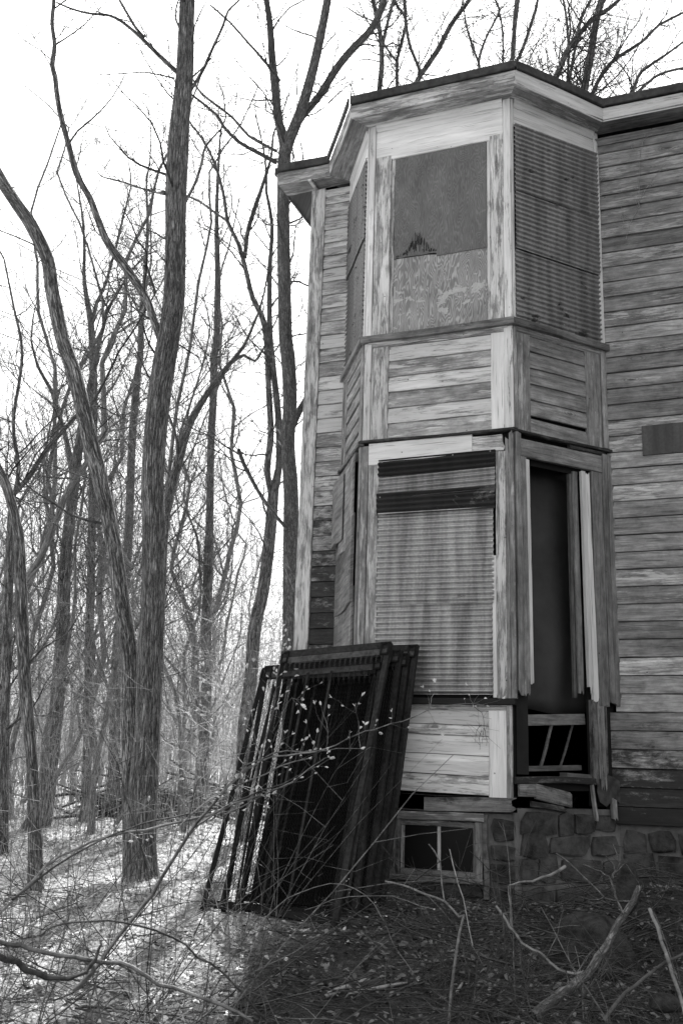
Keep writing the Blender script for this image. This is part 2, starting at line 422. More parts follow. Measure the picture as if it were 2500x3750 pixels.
def plank(name, f, s0, s1, z0, z1, t, off=0.0, vert=False, col=(1, .3, 0), mat=None, parent=None, prof='flat',
          segs=None, wob=.0015, rag0=0, rag1=0, shear=(0, 0), across=1, lean=0.0, label=None):
    """one board on face f; runs along s, or along z if vert. rag0/rag1: depth of the broken ends. shear: z offset at both ends"""
    O, A, Nn, _ = FR[f]; Z = np.array([0, 0, 1.0])
    ln, wd = ((z1 - z0), (s1 - s0)) if vert else ((s1 - s0), (z1 - z0))
    if segs is None: segs = max(2, min(6, int(ln / .35)))
    rv = random.random
    bev = min(.004, wd * .2)
    ws = [0.0, 0.0, bev] + [wd * k / across for k in range(1, across)] + [wd - bev, wd, wd]
    if prof == 'drop':      # flat face, small cove towards the top edge
        ws = [0.0, 0.0, .003, wd * .70, wd * .80, wd * .93, wd, wd]
        hs = [0.0, t - .002, t, t - .0005, t - .007, t - .011, t - .012, 0.0]
    elif prof == 'crown':
        ws = [0, 0, wd * .15, wd * .35, wd * .6, wd * .8, wd, wd]; hs = [0, t * .35, t * .4, t * .65, t * .72, t, t, 0]
    else:
        hs = [0.0, t - bev] + [t] * (len(ws) - 4) + [t - bev, 0.0]
    V = []; U = []; k = len(ws); u0, v0 = rv() * 40, rv() * 40
    ph = rv() * 9
    r0 = [rag0 * rv() ** 1.5 for _ in range(k)]; r1 = [rag1 * rv() ** 1.5 for _ in range(k)]
    r0[0] = r0[1] = r0[2]; r1[0] = r1[1] = r1[2]; r0[-1] = r0[-2]; r1[-1] = r1[-2]
    for i in range(segs + 1):
        q = i / segs
        dw = wob * math.sin(ph + q * 5.1) + wob * .6 * (rv() - .5); dn = wob * math.sin(ph * 2 + q * 3.3)
        for j in range(k):
            al = q * ln
            if i == 0: al += r0[j]
            if i == segs: al -= r1[j]
            w_ = ws[j] + dw; h_ = off + hs[j] + (dn if hs[j] > 0 else 0)
            if vert: P = O + A * (s0 + w_ + lean * q) + Z * (z0 + al)
            else: P = O + A * (s0 + al) + Z * (z0 + w_ + shear[0] * (1 - q) + shear[1] * q)
            V.append(P + Nn * h_); U.append((u0 + al, v0 + w_ + hs[j]))
    F = []
    for i in range(segs):
        for j in range(k):
            a, b = i * k + j, i * k + (j + 1) % k
            F.append((a, b, b + k, a + k))
    F.append(tuple(range(k))[::-1]); F.append(tuple(segs * k + j for j in range(k)))
    o = mesh_obj(name, V, F, mat or WOOD, parent or house, uv=U, col=col)
    if label: o['label'] = label
    return o

def rn(a, b): return random.uniform(a, b)

# ---- body behind the boards
def body():
    m = MB()
    xl = -EL - LL
    m.box(((-.43 + xl) / 2 + .01, D + .05, 2.85), (-.43 - xl, .06, 6.3))                  # left of bay
    m.box(((W + ER + XR) / 2 , D + .05, 2.85), (XR - W - ER, .06, 6.3))                   # right of bay
    m.box((xl + .03, D + 3.5, 2.85), (.06, 6.9, 6.3))                                     # end wall
    m.box((XR, D + 3.5, 2.85), (.06, 6.9, 6.3))
    m.box(((xl + XR) / 2, D + 7, 2.85), (XR - xl, .06, 6.3))
    m.build("sheathing", DARK, house)
body()
def panel_poly(name, f, s0, s1, z0, z1, off, mat, parent=None):
    O, A, Nn, _ = FR[f]; Z = np.array([0, 0, 1.])
    m = [O + A * s + Z * z + Nn * (off + dn) for dn in (-.02, 0) for s, z in ((s0, z0), (s1, z0), (s1, z1), (s0, z1))]
    return mesh_obj(name, m, [(0, 1, 2, 3)[::-1], (4, 5, 6, 7), (0, 1, 5, 4), (1, 2, 6, 5), (2, 3, 7, 6), (3, 0, 4, 7)], mat, parent or house)
# sheathing of the bay: everywhere except the open lower right window
panel_poly("bay_sheathing", 'C', 0.02, W - .02, .66, EAVE, -.03, DARK)
panel_poly("bay_sheathing", 'L', 0, LL_ - .02, .45, EAVE, -.03, DARK)
panel_poly("bay_sheathing", 'R', .02, LR, 3.0, EAVE, -.03, DARK)
panel_poly("bay_sheathing", 'R', .02, .12, .8, 3.0, -.03, DARK)
panel_poly("bay_sheathing", 'R', .66, LR, .6, 3.0, -.03, DARK)
# rooms behind the open window
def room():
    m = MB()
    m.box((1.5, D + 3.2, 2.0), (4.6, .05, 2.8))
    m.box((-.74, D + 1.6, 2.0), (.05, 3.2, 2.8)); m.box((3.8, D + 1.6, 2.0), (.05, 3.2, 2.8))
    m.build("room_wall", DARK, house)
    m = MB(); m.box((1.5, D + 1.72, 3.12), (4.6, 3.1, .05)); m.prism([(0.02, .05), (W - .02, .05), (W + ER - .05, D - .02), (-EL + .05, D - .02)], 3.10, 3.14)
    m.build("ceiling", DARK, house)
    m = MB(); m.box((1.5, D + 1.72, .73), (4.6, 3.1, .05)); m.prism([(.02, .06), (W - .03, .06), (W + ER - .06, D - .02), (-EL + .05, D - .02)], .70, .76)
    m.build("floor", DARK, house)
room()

# ---- clapboards of the main wall
PITCH = .1305
ZB = .605
nrow = int((5.93 - ZB) / PITCH)
for i in range(nrow + 1):
    z0 = ZB + i * PITCH; z1 = min(z0 + PITCH - .005, 5.90)
    if z1 - z0 < .03: continue
    q = (z0 - ZB) / 5.3
    mould = (.74, .68, .60, .42, .34, .25)[i] + rn(-.04, .04) if i < 6 else rn(.0, .18)
    if q > .93: mould = .3
    tone = rn(.80, 1.12) * (1.0 if q < .5 else (.82 if q < .8 else .72))
    if 17 <= i <= 24: tone *= rn(.75, 1.15); mould += .12
    paint = rn(.12, .46)
    xs0 = 1.70 if i < 5 else (1.745 if i < 20 else 1.72)
    xj = rn(2.6, 4.4)
    x = xs0
    for x1 in (xj, XR):
        if 22 <= i <= 23:   # the dark patch covers the end of two boards
            pass
        plank("clapboard", 'W', x, x1 - .002, z0, z1, .021, col=(tone * rn(.95, 1.05), paint, mould), prof='drop')
        x = x1
    # left strip
    ql = (z0 - ZB)
    ml = .84 - .12 * ql if ql < 1.9 else max(.04, .60 - .36 * (ql - 1.9))
    ml += rn(-.1, .08)
    pl = .40 if ql < 2.2 else rn(.38, .68)
    plank("clapboard", 'W', -.684, -.432, z0, z1, .021, col=(rn(.82, 1.0), pl, ml), prof='drop')
# frieze boards just under the main soffit, with a small moulding
plank("frieze_moulding", 'W', 1.74, XR, 5.905, 5.955, .045, prof='crown', col=(.6, .1, .3), mat=TRIM)
plank("frieze_moulding", 'W', -.684, -.43, 5.905, 5.955, .045, prof='crown', col=(.9, .5, .1), mat=TRIM)
# corner boards
plank("corner_board", 'W', -.805, -.686, .50, 5.99, .03, vert=True, col=(.85, .45, .2), mat=TRIM, segs=10)
plank("corner_board", 'E', 6.90, 7.03, .50, 5.99, .03, vert=True, col=(.85, .45, .2), mat=TRIM, segs=10)
# end wall clapboards (one per course)
for i in range(nrow + 1):
    z0 = ZB + i * PITCH
    plank("clapboard", 'E', 0, 6.895, z0, min(z0 + PITCH - .003, 5.93), .021, col=(rn(.8, 1), .5, .2 if i > 12 else .6), prof='drop')
# skirt board
plank("skirt_board", 'W', 1.66, XR, .485, .60, .035, col=(.5, .05, .75), mat=TRIM, segs=8)
plank("skirt_board", 'W', -.80, -.43, .485, .60, .035, col=(.6, .2, .75), mat=TRIM)
# tin patch on the right wall
tp = plank("tin_patch", 'W', 2.01, 2.62, 3.165, 3.405, .004, off=.024, col=(.13, .2, 0), mat=METAL, label="dark sheet-metal patch nailed over two clapboards")

# ---- soffit, fascia, roof
YF = D - .18
fas = [(-1.10, YF), (-.585, YF), (-.117, -.19), (1.25, -.19), (1.83, YF), (XR + .3, YF)]
wal = [(-.79, D), (-EL, D), (0, 0), (W, 0), (W + ER, D), (XR + .3, D)]
def fascia(name, p, q, z0, z1, t, mat, col, ins=0.0, segs=8, prof='crown'):
    frame('tmp', p, q); L = FR['tmp'][3]
    return plank(name, 'tmp', 0, L, z0, z1, t, off=ins, col=col, mat=mat, prof=prof, segs=segs, wob=.003)
for i in range(5):
    p, q = fas[i], fas[i + 1]
    pw, qw = wal[i], wal[i + 1]
    if i == 0: pw = (-1.10, D + .02)
    poly = [p, q, qw, pw]
    m = MB(); m.prism([(x, y + .004) for x, y in poly], EAVE + .001, EAVE + .022)
    m.V = [(v[0], v[1], v[2]) for v in m.V]
    a = unit((q[0] - p[0], q[1] - p[1], 0))
    o = mesh_obj("soffit_board", m.V, m.F, TRIM, house, uv=[(v[0] * a[0] + v[1] * a[1] + i * 7.3, v[0] * a[1] - v[1] * a[0] + i * 3.1) for v in m.V],
                 col=((.80, .35, .2), (.80, .15, .32), (.95, .40, .12), (.85, .35, .12), (.62, .15, .15))[i])
    fascia("fascia_board", p, q, EAVE - .004, EAVE + .11, .022, TRIM, ((.75, .4, .3), (.8, .4, .2), (.85, .42, .25), (.98, .62, .12), (.95, .6, .15))[i], ins=-.012)
    fascia("roof_edge", p, q, EAVE + .112, EAVE + .185, .018, ROOFING, (1, 0, 0), ins=.018, segs=14, prof='flat')
    # moulding where soffit meets wall
frame('crownC', (0, 0), (W, 0)); frame('crownR', (W, 0), (W + ER, D)); frame('crownL', (-EL, D), (0, 0))
# gable-end soffit and fascia
m = MB(); m.box((-.95, D + 3.5, EAVE + .03), (.31, 7.0, .02)); m.build("soffit_board", TRIM, house, col=(.55, .2, .2))
fascia("fascia_board", (-1.10, D + 7), (-1.10, YF), EAVE, EAVE + .11, .022, TRIM, (.8, .4, .3))
fascia("roof_edge", (-1.10, D + 7), (-1.10, YF), EAVE + .112, EAVE + .185, .03, ROOFING, (1, 0, 0), ins=.012, prof='flat')
plank("soffit_trim", 'W', -.80, -.77, EAVE - .02, EAVE, .18, col=(.9, .5, .1), mat=TRIM)
# roof slabs
def roofs():
    zt = EAVE + .15; yr = D + 3.6; zr = zt + (yr - YF) * .36
    x0, x1 = -1.10, XR + .3
    V = [(x0, YF, zt), (-.585, YF, zt), (-.117, -.19, zt), (1.25, -.19, zt), (1.83, YF, zt), (x1, YF, zt),
         (x0, yr, zr), (x1, yr, zr), (x0, D + 7.2, zt), (x1, D + 7.2, zt), (.56, D + .9, zt + .36)]
    F = [(0, 1, 10, 6), (1, 2, 10), (2, 3, 10), (3, 4, 10), (4, 5, 7, 10), (10, 7, 6), (6, 7, 9, 8)]
    mesh_obj("roof", V, F, ROOFING, house)
    mesh_obj("gable", [(x0 + .3, D, zt - .02), (x0 + .3, D + 7, zt - .02), (x0 + .3, yr, zr - .05), (x0 + .33, D, zt - .02), (x0 + .33, D + 7, zt - .02), (x0 + .33, yr, zr - .05)],
             [(0, 2, 1), (3, 4, 5), (0, 1, 4, 3), (1, 2, 5, 4), (2, 0, 3, 5)], DARK, house)
roofs()

# ---- the bay, upper storey
def frieze(f, L, s0, s1, tone, z0=5.715):
    plank("frieze_board", f, s0, s1, z0, 5.955, .016, col=(tone, 1.0, .0), mat=TRIM)
    plank("frieze_moulding", f, s0, s1, 5.957, 6.018, .04, prof='crown', col=(tone * .9, .8, .05), mat=TRIM)
frieze('C', W, .05, W - .05, 1.15)
frieze('R', LR, .03, LR - .045, 1.15, 5.80)
frieze('L', LL_, .03, LL_ - .03, 1.0, 5.76)
# corner posts of the bay (two strips meeting at the arris), per storey band
def posts(z0, z1, w=.05, t=.03, cC=(1, .5, .05), cR=(.9, .4, .05), seg=6):
    plank("corner_post", 'C', .0, w, z0, z1, t, vert=True, col=cC, mat=TRIM, segs=seg)
    plank("corner_post", 'C', W - w, W + .012, z0, z1, t, vert=True, col=cC, mat=TRIM, segs=seg)
    plank("corner_post", 'R', -.002, w * .45, z0, z1, t, vert=True, col=cR, mat=TRIM, segs=seg)
    plank("corner_post", 'R', LR - w * .9, LR, z0, z1, t, vert=True, col=cR, mat=TRIM, segs=seg)
    plank("corner_post", 'L', LL_ - w * .4, LL_ + .012, z0, z1, t, vert=True, col=cR, mat=TRIM, segs=seg)
    plank("corner_post", 'L', 0, w, z0, z1, t, vert=True, col=cR, mat=TRIM, segs=seg)
posts(4.11, 6.015, .047, .028, (1.05, .6, 0), (.95, .6, 0))
# upper centre window: casings, plywood
plank("window_casing", 'C', .05, .186, 4.11, 5.712, .020, vert=True, col=(.95, .45, .05), mat=TRIM, segs=8)
plank("window_casing", 'C', 1.008, 1.11, 4.11, 5.712, .020, vert=True, col=(.95, .45, .05), mat=TRIM, segs=8)
plank("window_stop", 'C', .187, .219, 4.115, 5.712, .012, vert=True, col=(.8, .4, .1), mat=TRIM)
plank("window_stop", 'C', .979, 1.007, 4.115, 5.712, .012, vert=True, col=(.9, .5, .05), mat=TRIM)
plank("window_head", 'C', .188, 1.006, 5.675, 5.713, .024, col=(1.05, .7, .05), mat=TRIM)
def board_poly(name, f, pts, off, t, mat, col, parent=None, uvo=(0, 0), label=None):
    O, A, Nn, _ = FR[f]; Z = np.array([0, 0, 1.]); n = len(pts)
    V = [O + A * s + Z * z + Nn * (off + d) for d in (0, t) for s, z in pts]
    Fs = [tuple(range(n))[::-1], tuple(n + i for i in range(n))] + [(i, (i + 1) % n, n + (i + 1) % n, n + i) for i in range(n)]
    o = mesh_obj(name, V, Fs, mat, parent or house, uv=[(s + uvo[0], z + uvo[1]) for s, z in pts] * 2, col=col)
    if label: o['label'] = label
    return o
# torn lower edge of the upper plywood sheet
low = [(.221, 4.112), (.977, 4.100), (.977, 4.748), (.60, 4.745), (.50, 4.76), (.221, 4.765)]
board_poly("plywood_sheet", 'C', low, -.004, .010, PLY, (1.12, 1.0, 0), uvo=(3.3, -4.12), label="lower plywood sheet with bold swirling grain and flaked patches")
up = [(.221, 4.758), (.25, 4.772), (.28, 4.765), (.33, 4.770), (.40, 4.766), (.46, 4.763), (.52, 4.768), (.573, 4.762), (.575, 4.735), (.977, 4.742), (.977, 5.672), (.221, 5.672)]
board_poly("plywood_sheet", 'C', up, .004, .010, PLY, (.66, .40, 0), uvo=(8.3, 2.0), label="upper plywood sheet, dark and smooth, rotten along its lower edge")
# frayed dark hole patch in the upper sheet: delaminated slivers
random.seed(5)
def slivers():
    for k in range(96):
        s = .24 + .33 * k / 96 + rn(-.008, .008); hgt = (.20 * math.exp(-((s - .42) / .075) ** 2) + .03) * rn(.35, 1.0)
        z = 4.775 + rn(0, .12) * math.exp(-((s - .42) / .08) ** 2)
        w = rn(.003, .008)
        board_poly("veneer_flake", 'C', [(s, z), (s + w, z + .004), (s + w * rn(.2, 1.2), z + hgt * .6), (s + w * rn(0, .4), z + hgt * .55)], .0145, rn(.0015, .004), PLY,
                   (.04, 0, 0) if k % 5 else (.9, .2, 0), parent=house, uvo=(rn(0, 9), 0))
slivers()

def corrugated(name, f, pts_fn, s0, s1, z0, z1, off, col, amp=.0105, pitch=.041, tilt=0.0, label=None, nx=10, curl=0.0):
    O, A, Nn, _ = FR[f]; Z = np.array([0, 0, 1.])
    nz = max(6, int((z1 - z0) / pitch * 8)); V = []; U = []
    u0, v0 = rn(0, 30), rn(0, 30); ph = rn(0, 6)
    for i in range(nz + 1):
        q = i / nz; zz = z0 + (z1 - z0) * q
        for j in range(nx + 1):
            r = j / nx; s = s0 + (s1 - s0) * r
            w = amp * math.sin(2 * math.pi * (zz - z0) / pitch + ph) + .004 * mnoise.noise((s * 3, zz * 2, u0))
            cu = curl * (1 - q) ** 3 * (r * 1.0)
            V.append(O + A * (s + .0015 * math.sin(zz * 150) * (1 if j in (0, nx) else 0)) + Z * (zz + tilt * (r - .5) + cu * .2) + Nn * (off + w + cu)); U.append((u0 + s, v0 + zz))
    F = []
    for i in range(nz):
        for j in range(nx):
            a = i * (nx + 1) + j; F.append((a, a + 1, a + nx + 2, a + nx + 1))
    o = mesh_obj(name, V, np.array(F), METAL, house, uv=U, col=col, smooth=True)
    if label: o['label'] = label
    return o
def nail_heads(f, pts, off, parent=None):
    O, A, Nn, _ = FR[f]
    for s, z in pts:
        c = O + A * s + np.array([0, 0, z]); V = []
        for k in range(6): V.append(c + A * .006 * math.cos(k * math.pi / 3) + np.array([0, 0, .006 * math.sin(k * math.pi / 3)]) + Nn * off)
        V.append(c + Nn * (off + .004))
        mesh_obj("nail", V, [(k, (k + 1) % 6, 6) for k in range(6)], PALE, parent or house)
# upper right window: three overlapping sheets
random.seed(11)
corrugated("corrugated_sheet", 'R', None, .012, .862, 5.20, 5.80, .050, (.58, .16, 0), tilt=.02, label="top corrugated sheet on the upper right window", amp=.0075)
corrugated("corrugated_sheet", 'R', None, .018, .864, 4.70, 5.25, .042, (.62, .18, 0), tilt=.0, label="middle corrugated sheet on the upper right window", amp=.0075)
corrugated("corrugated_sheet", 'R', None, .022, .866, 4.125, 4.74, .026, (.60, .22, 0), tilt=-.005, label="bottom corrugated sheet on the upper right window", amp=.0075)
nail_heads('R', [(.05, 5.76), (.05, 5.60), (.05, 5.45), (.05, 5.3), (.2, 5.765), (.45, 5.768), (.7, 5.772), (.86, 5.74), (.87, 5.58), (.87, 5.4), (.06, 5.0), (.06, 4.85), (.87, 5.0), (.06, 4.6), (.06, 4.45), (.06, 4.25), (.88, 4.5), (.88, 4.25), (.06, 4.15), (.45, 4.15)], .070)
corrugated("corrugated_sheet", 'L', None, .02, LL_ - .01, 5.0, 5.75, .036, (.42, .25, 0), tilt=0, amp=.0075)
corrugated("corrugated_sheet", 'L', None, .02, LL_ - .01, 4.13, 5.04, .029, (.42, .25, 0), tilt=0, amp=.0075)
# sills between storeys
def sill(f, s0, s1, z0, z1, t, col=(.6, .25, .35)): return plank("sill_board", f, s0, s1, z0, z1, t, col=col, mat=TRIM, segs=6, wob=.003)
sill('C', -.03, W + .03, 4.050, 4.105, .062); sill('R', -.02, LR + .01, 4.050, 4.105, .06, (.45, .15, .4)); sill('L', -.01, LL_ + .02, 4.050, 4.105, .06)
plank("sill_moulding", 'C', .03, W - .03, 4.010, 4.049, .034, prof='crown', col=(.9, .4, .1), mat=TRIM)
plank("sill_moulding", 'R', .02, LR - .05, 4.010, 4.049, .034, prof='crown', col=(.85, .3, .1), mat=TRIM)
plank("sill_moulding", 'L', .02, LL_ - .03, 4.010, 4.049, .034, prof='crown', col=(.8, .3, .1), mat=TRIM)
# panels between storeys
posts(3.245, 4.048, .056, .030, (.95, .55, .05), (.8, .3, .15), 4)
plank("panel_stile", 'C', .057, .198, 3.247, 4.009, .022, vert=True, col=(.8, .45, .1), mat=TRIM)
plank("panel_stile", 'C', 1.004, 1.103, 3.247, 4.009, .022, vert=True, col=(1.12, .95, 0), mat=TRIM)
plank("panel_stile", 'R', .025, .150, 3.235, 4.009, .022, vert=True, col=(.75, .35, .1), mat=TRIM)
plank("panel_stile", 'R', .690, LR - .06, 3.235, 4.009, .022, vert=True, col=(.75, .25, .1), mat=TRIM)
plank("panel_stile", 'L', .055, .13, 3.245, 4.009, .022, vert=True, col=(.75, .25, .1), mat=TRIM)
plank("panel_stile", 'L', LL_ - .10, LL_ - .03, 3.245, 4.009, .022, vert=True, col=(.8, .25, .1), mat=TRIM)
zz = [3.245, 3.373, 3.499, 3.628, 3.755, 3.885, 4.009]
for i in range(6):
    plank("clapboard", 'C', .199, 1.003, zz[i], zz[i + 1] - .003, .018, col=(rn(.95, 1.15), rn(.30, .55), rn(0, .1)), prof='drop')
    plank("clapboard", 'R', .151, .689, zz[i] - (.012 if i == 0 else 0), zz[i + 1] - (.022 if i == 0 else .003), .018, col=(rn(.72, .88), rn(.1, .3), .05 + (.25 if i < 2 else 0)), prof='drop',
          shear=(0, -.006 if i == 0 else 0), rag0=.0)
    plank("clapboard", 'L', .131, LL_ - .101, zz[i], zz[i + 1] - .010, .018, col=(.8, .3, .15), prof='drop')
sill('C', -.02, W + .02, 3.222, 3.243, .045, (.35, .1, .6)); sill('R', -.02, LR + .01, 3.212, 3.232, .045, (.35, .1, .6)); sill('L', -.01, LL_ + .02, 3.212, 3.243, .05, (.5, .1, .5))
# ---- lower storey
plank("window_head", 'C', .055, .86, 3.045, 3.219, .030, col=(1.0, .62, .08), mat=TRIM, segs=5)
plank("window_head", 'C', .861, 1.105, 3.075, 3.200, .028, col=(.9, .45, .15), mat=TRIM, rag1=.04, across=5)
plank("window_head", 'R', .045, LR - .085, 3.038, 3.172, .028, col=(.66, .15, .15), mat=TRIM, segs=6, rag0=.0)
plank("broken_strip", 'R', .50, LR - .05, 3.178, 3.208, .03, col=(.4, .1, .6), mat=TRIM, rag0=.05, rag1=.03, across=3)
plank("corner_post", 'C', .0, .053, .66, 3.20, .030, vert=True, col=(.72, .35, .15), mat=TRIM, segs=9)
plank("corner_post", 'C', 1.107, 1.133, 1.298, 3.185, .036, vert=True, col=(.7, .25, .2), mat=TRIM, segs=9, rag1=.05, across=3)
plank("corner_post", 'C', 1.134, 1.168, 1.298, 3.225, .038, vert=True, col=(.72, .25, .2), mat=TRIM, segs=9, rag1=.07, across=3)
plank("corner_post", 'R', .0, .045, 1.32, 3.22, .036, vert=True, col=(.75, .25, .2), mat=TRIM, segs=9, rag1=.06, rag0=.05, across=3)
plank("corner_post", 'R', LR - .083, LR - .035, 1.31, 3.19, .034, vert=True, col=(.55, .15, .25), mat=TRIM, segs=9, rag0=.04, across=4)
plank("corner_post", 'R', LR - .034, LR + .02, 1.29, 3.19, .036, vert=True, col=(.6, .2, .2), mat=TRIM, segs=9, rag0=.04, across=4)
plank("window_casing", 'R', .047, .103, 1.31, 3.05, .026, vert=True, col=(.72, .25, .15), mat=TRIM, segs=9, rag0=.06, across=5)
plank("window_casing", 'R', .104, .138, 1.40, 3.02, .026, vert=True, col=(.92, .9, 0), mat=TRIM, segs=9, rag0=.10, across=4, lean=-.012, label="inner casing strip still white with paint")
plank("window_casing", 'R', .565, .612, 1.36, 3.02, .018, off=-.03, vert=True, col=(.62, .15, .2), mat=TRIM, segs=9, rag0=.05, across=4)
plank("window_casing", 'R', .628, .665, 1.36, 3.02, .030, vert=True, col=(.85, .7, .0), mat=TRIM, segs=9, rag0=.12, across=5, lean=-.015)
plank("window_casing", 'R', .666, .712, 1.31, 3.02, .030, vert=True, col=(1.0, .85, 0), mat=TRIM, segs=9, rag0=.06, rag1=.04, across=5, lean=-.02, label="casing board with bright paint, split at the foot")
plank("window_casing", 'R', .713, LR - .085, 1.285, 3.035, .026, vert=True, col=(.6, .12, .2), mat=TRIM, segs=9, rag0=.03, across=5)
plank("window_jamb", 'R', .542, .566, 1.34, 3.0, .03, off=-.06, vert=True, col=(.4, .1, .2), mat=TRIM, segs=6)
plank("window_casing", 'C', .054, .140, .66, 3.042, .022, vert=True, col=(.75, .4, .1), mat=TRIM, segs=9)
plank("window_casing", 'C', 1.032, 1.106, 1.30, 3.072, .022, vert=True, col=(.85, .45, .08), mat=TRIM, segs=9)
plank("window_stop", 'C', 1.000, 1.031, 1.305, 2.3, .016, vert=True, col=(1.1, .9, 0), mat=TRIM, segs=6, label="pale strip beside the corrugated sheets")
# lower centre window: five sheets
random.seed(23)
corrugated("corrugated_sheet", 'C', None, .137, 1.035, 2.950, 3.080, .040, (.30, .9, 0), tilt=.008, label="dark rusty strip across the top of the lower window")
corrugated("corrugated_sheet", 'C', None, .142, 1.030, 2.780, 2.975, .030, (.78, .12, 0), tilt=.02, label="narrow grey strip with dark streaks, second from the top")
corrugated("corrugated_sheet", 'C', None, .128, 1.028, 2.640, 2.815, .036, (.40, .75, 0), tilt=.0, label="rust-eaten dark strip, third from the top")
corrugated("corrugated_sheet", 'C', None, .140, 1.012, 1.965, 2.66, .024, (1.05, .08, 0), tilt=-.008, label="large streaked sheet in the middle of the lower window", nx=14)
corrugated("corrugated_sheet", 'C', None, .132, 1.000, 1.325, 1.985, .016, (1.05, .02, 0), tilt=.0, label="lowest corrugated sheet, behind the bed frames", nx=14)
nail_heads('C', [(.17, 3.055), (.45, 3.06), (.72, 3.065), (1.0, 3.07), (.16, 2.78), (.155, 2.5), (.155, 2.3), (.155, 2.1), (1.0, 2.76)], .050)
# left lower face: overlapping warped roofing pieces
for k, (a, b, c, d, to) in enumerate([(.02, .50, 2.55, 3.10, .62), (.30, .98, 2.45, 3.12, .7), (.03, .97, 1.98, 2.66, .5), (.02, .95, 1.42, 2.10, .62), (.05, .97, .70, 1.50, .7)]):
    plank("felt_sheet", 'L', a * LL_, min(b, .985) * LL_, c, d, .012, off=.012 + .012 * (5 - k), col=(to, .1, .1), mat=TRIM, segs=5, wob=.012, shear=(0, .02))
plank("window_head", 'L', .03, LL_ - .1, 3.11, 3.19, .045, col=(.55, .1, .4), mat=TRIM)
plank("corner_post", 'L', LL_ - .04, LL_ + .01, .66, 3.2, .03, vert=True, col=(.7, .3, .15), mat=TRIM, segs=8)
plank("corner_post", 'L', 0, .04, .66, 3.2, .03, vert=True, col=(.55, .2, .25), mat=TRIM, segs=8)
# lower sill and the panel under it
sill('C', .0, W + .0, 1.255, 1.298, .062, (.25, .05, .75))
plank("sill_moulding", 'C', .10, 1.105, 1.214, 1.253, .034, prof='crown', col=(.95, .5, .05), mat=TRIM)
lp = [.655, .778, .912, 1.044, 1.114, 1.213]
for i in range(5):
    plank("clapboard", 'C', .10, .974, lp[i], lp[i + 1] - .003, .018 + .012 * (1 - i / 5), off=.012 * (1 - i / 4.0), col=(1.3, rn(.45, .65), .05 + (.2 if i == 0 else 0)), prof='drop', shear=(.02, 0))
plank("panel_stile", 'C', .975, 1.098, .645, 1.213, .026, off=.012, vert=True, col=(1.15, .8, 0), mat=TRIM)
plank("panel_stile", 'C', 1.099, 1.135, .643, 1.253, .034, off=.01, vert=True, col=(.75, .35, .1), mat=TRIM)
# rotten sill beams and studs round the open corner
plank("sill_beam", 'C', -.02, 1.16, .548, .652, .0, off=.02, col=(.4, .05, .62), mat=TRIM, segs=8, wob=.006)
plank("sill_beam", 'C', -.02, 1.16, .545, .640, .04, off=-.02, col=(.75, .1, .40), mat=TRIM, segs=8, wob=.008, rag1=.05, across=4)
plank("floor_edge", 'R', -.03, .66, .745, .79, .05, off=-.02, col=(.5, .05, .65), mat=TRIM, segs=6, wob=.006)
plank("broken_board", 'R', .0, .135, .655, .745, .02, off=.0, col=(.7, .1, .42), mat=TRIM, rag1=.0)
plank("broken_board", 'R', .136, .45, .640, .742, .02, off=.002, col=(.75, .1, .45), mat=TRIM, rag1=.10, across=6, shear=(0, -.05))
plank("broken_board", 'R', .10, .40, .59, .628, .02, off=.0, col=(.5, .1, .6), mat=TRIM, rag1=.08, across=4, shear=(0, -.03))
plank("rotten_stud", 'R', .655, .70, .72, 1.33, .04, off=-.02, vert=True, col=(.5, .1, .45), mat=TRIM, rag0=.08, across=5)
plank("rotten_stud", 'R', .701, .765, .70, 1.33, .045, off=-.02, vert=True, col=(.6, .1, .42), mat=TRIM, rag0=.10, across=6)
plank("rotten_stud", 'R', .766, .80, .80, 1.33, .03, off=-.02, vert=True, col=(.5, .1, .5), mat=TRIM, rag0=.08, across=4)
plank("rotten_stud", 'R', .81, .85, .50, .66, .03, off=.0, vert=True, col=(.9, .3, .2), mat=TRIM, rag0=.03, rag1=.03, across=4)
plank("rotten_stud", 'R', .655, .672, .50, .75, .03, off=.0, vert=True, col=(.7, .3, .3), mat=TRIM, rag0=.03, across=3, lean=-.03)
board_poly("torn_felt", 'R', [(.70, .80), (.78, .815), (.84, .80), (.90, .77), (.88, .70), (.91, .65), (.93, .60), (.88, .62), (.84, .66), (.76, .60), (.70, .63), (.68, .70)], .01, .006, ROOFING, (1, 0, 0))

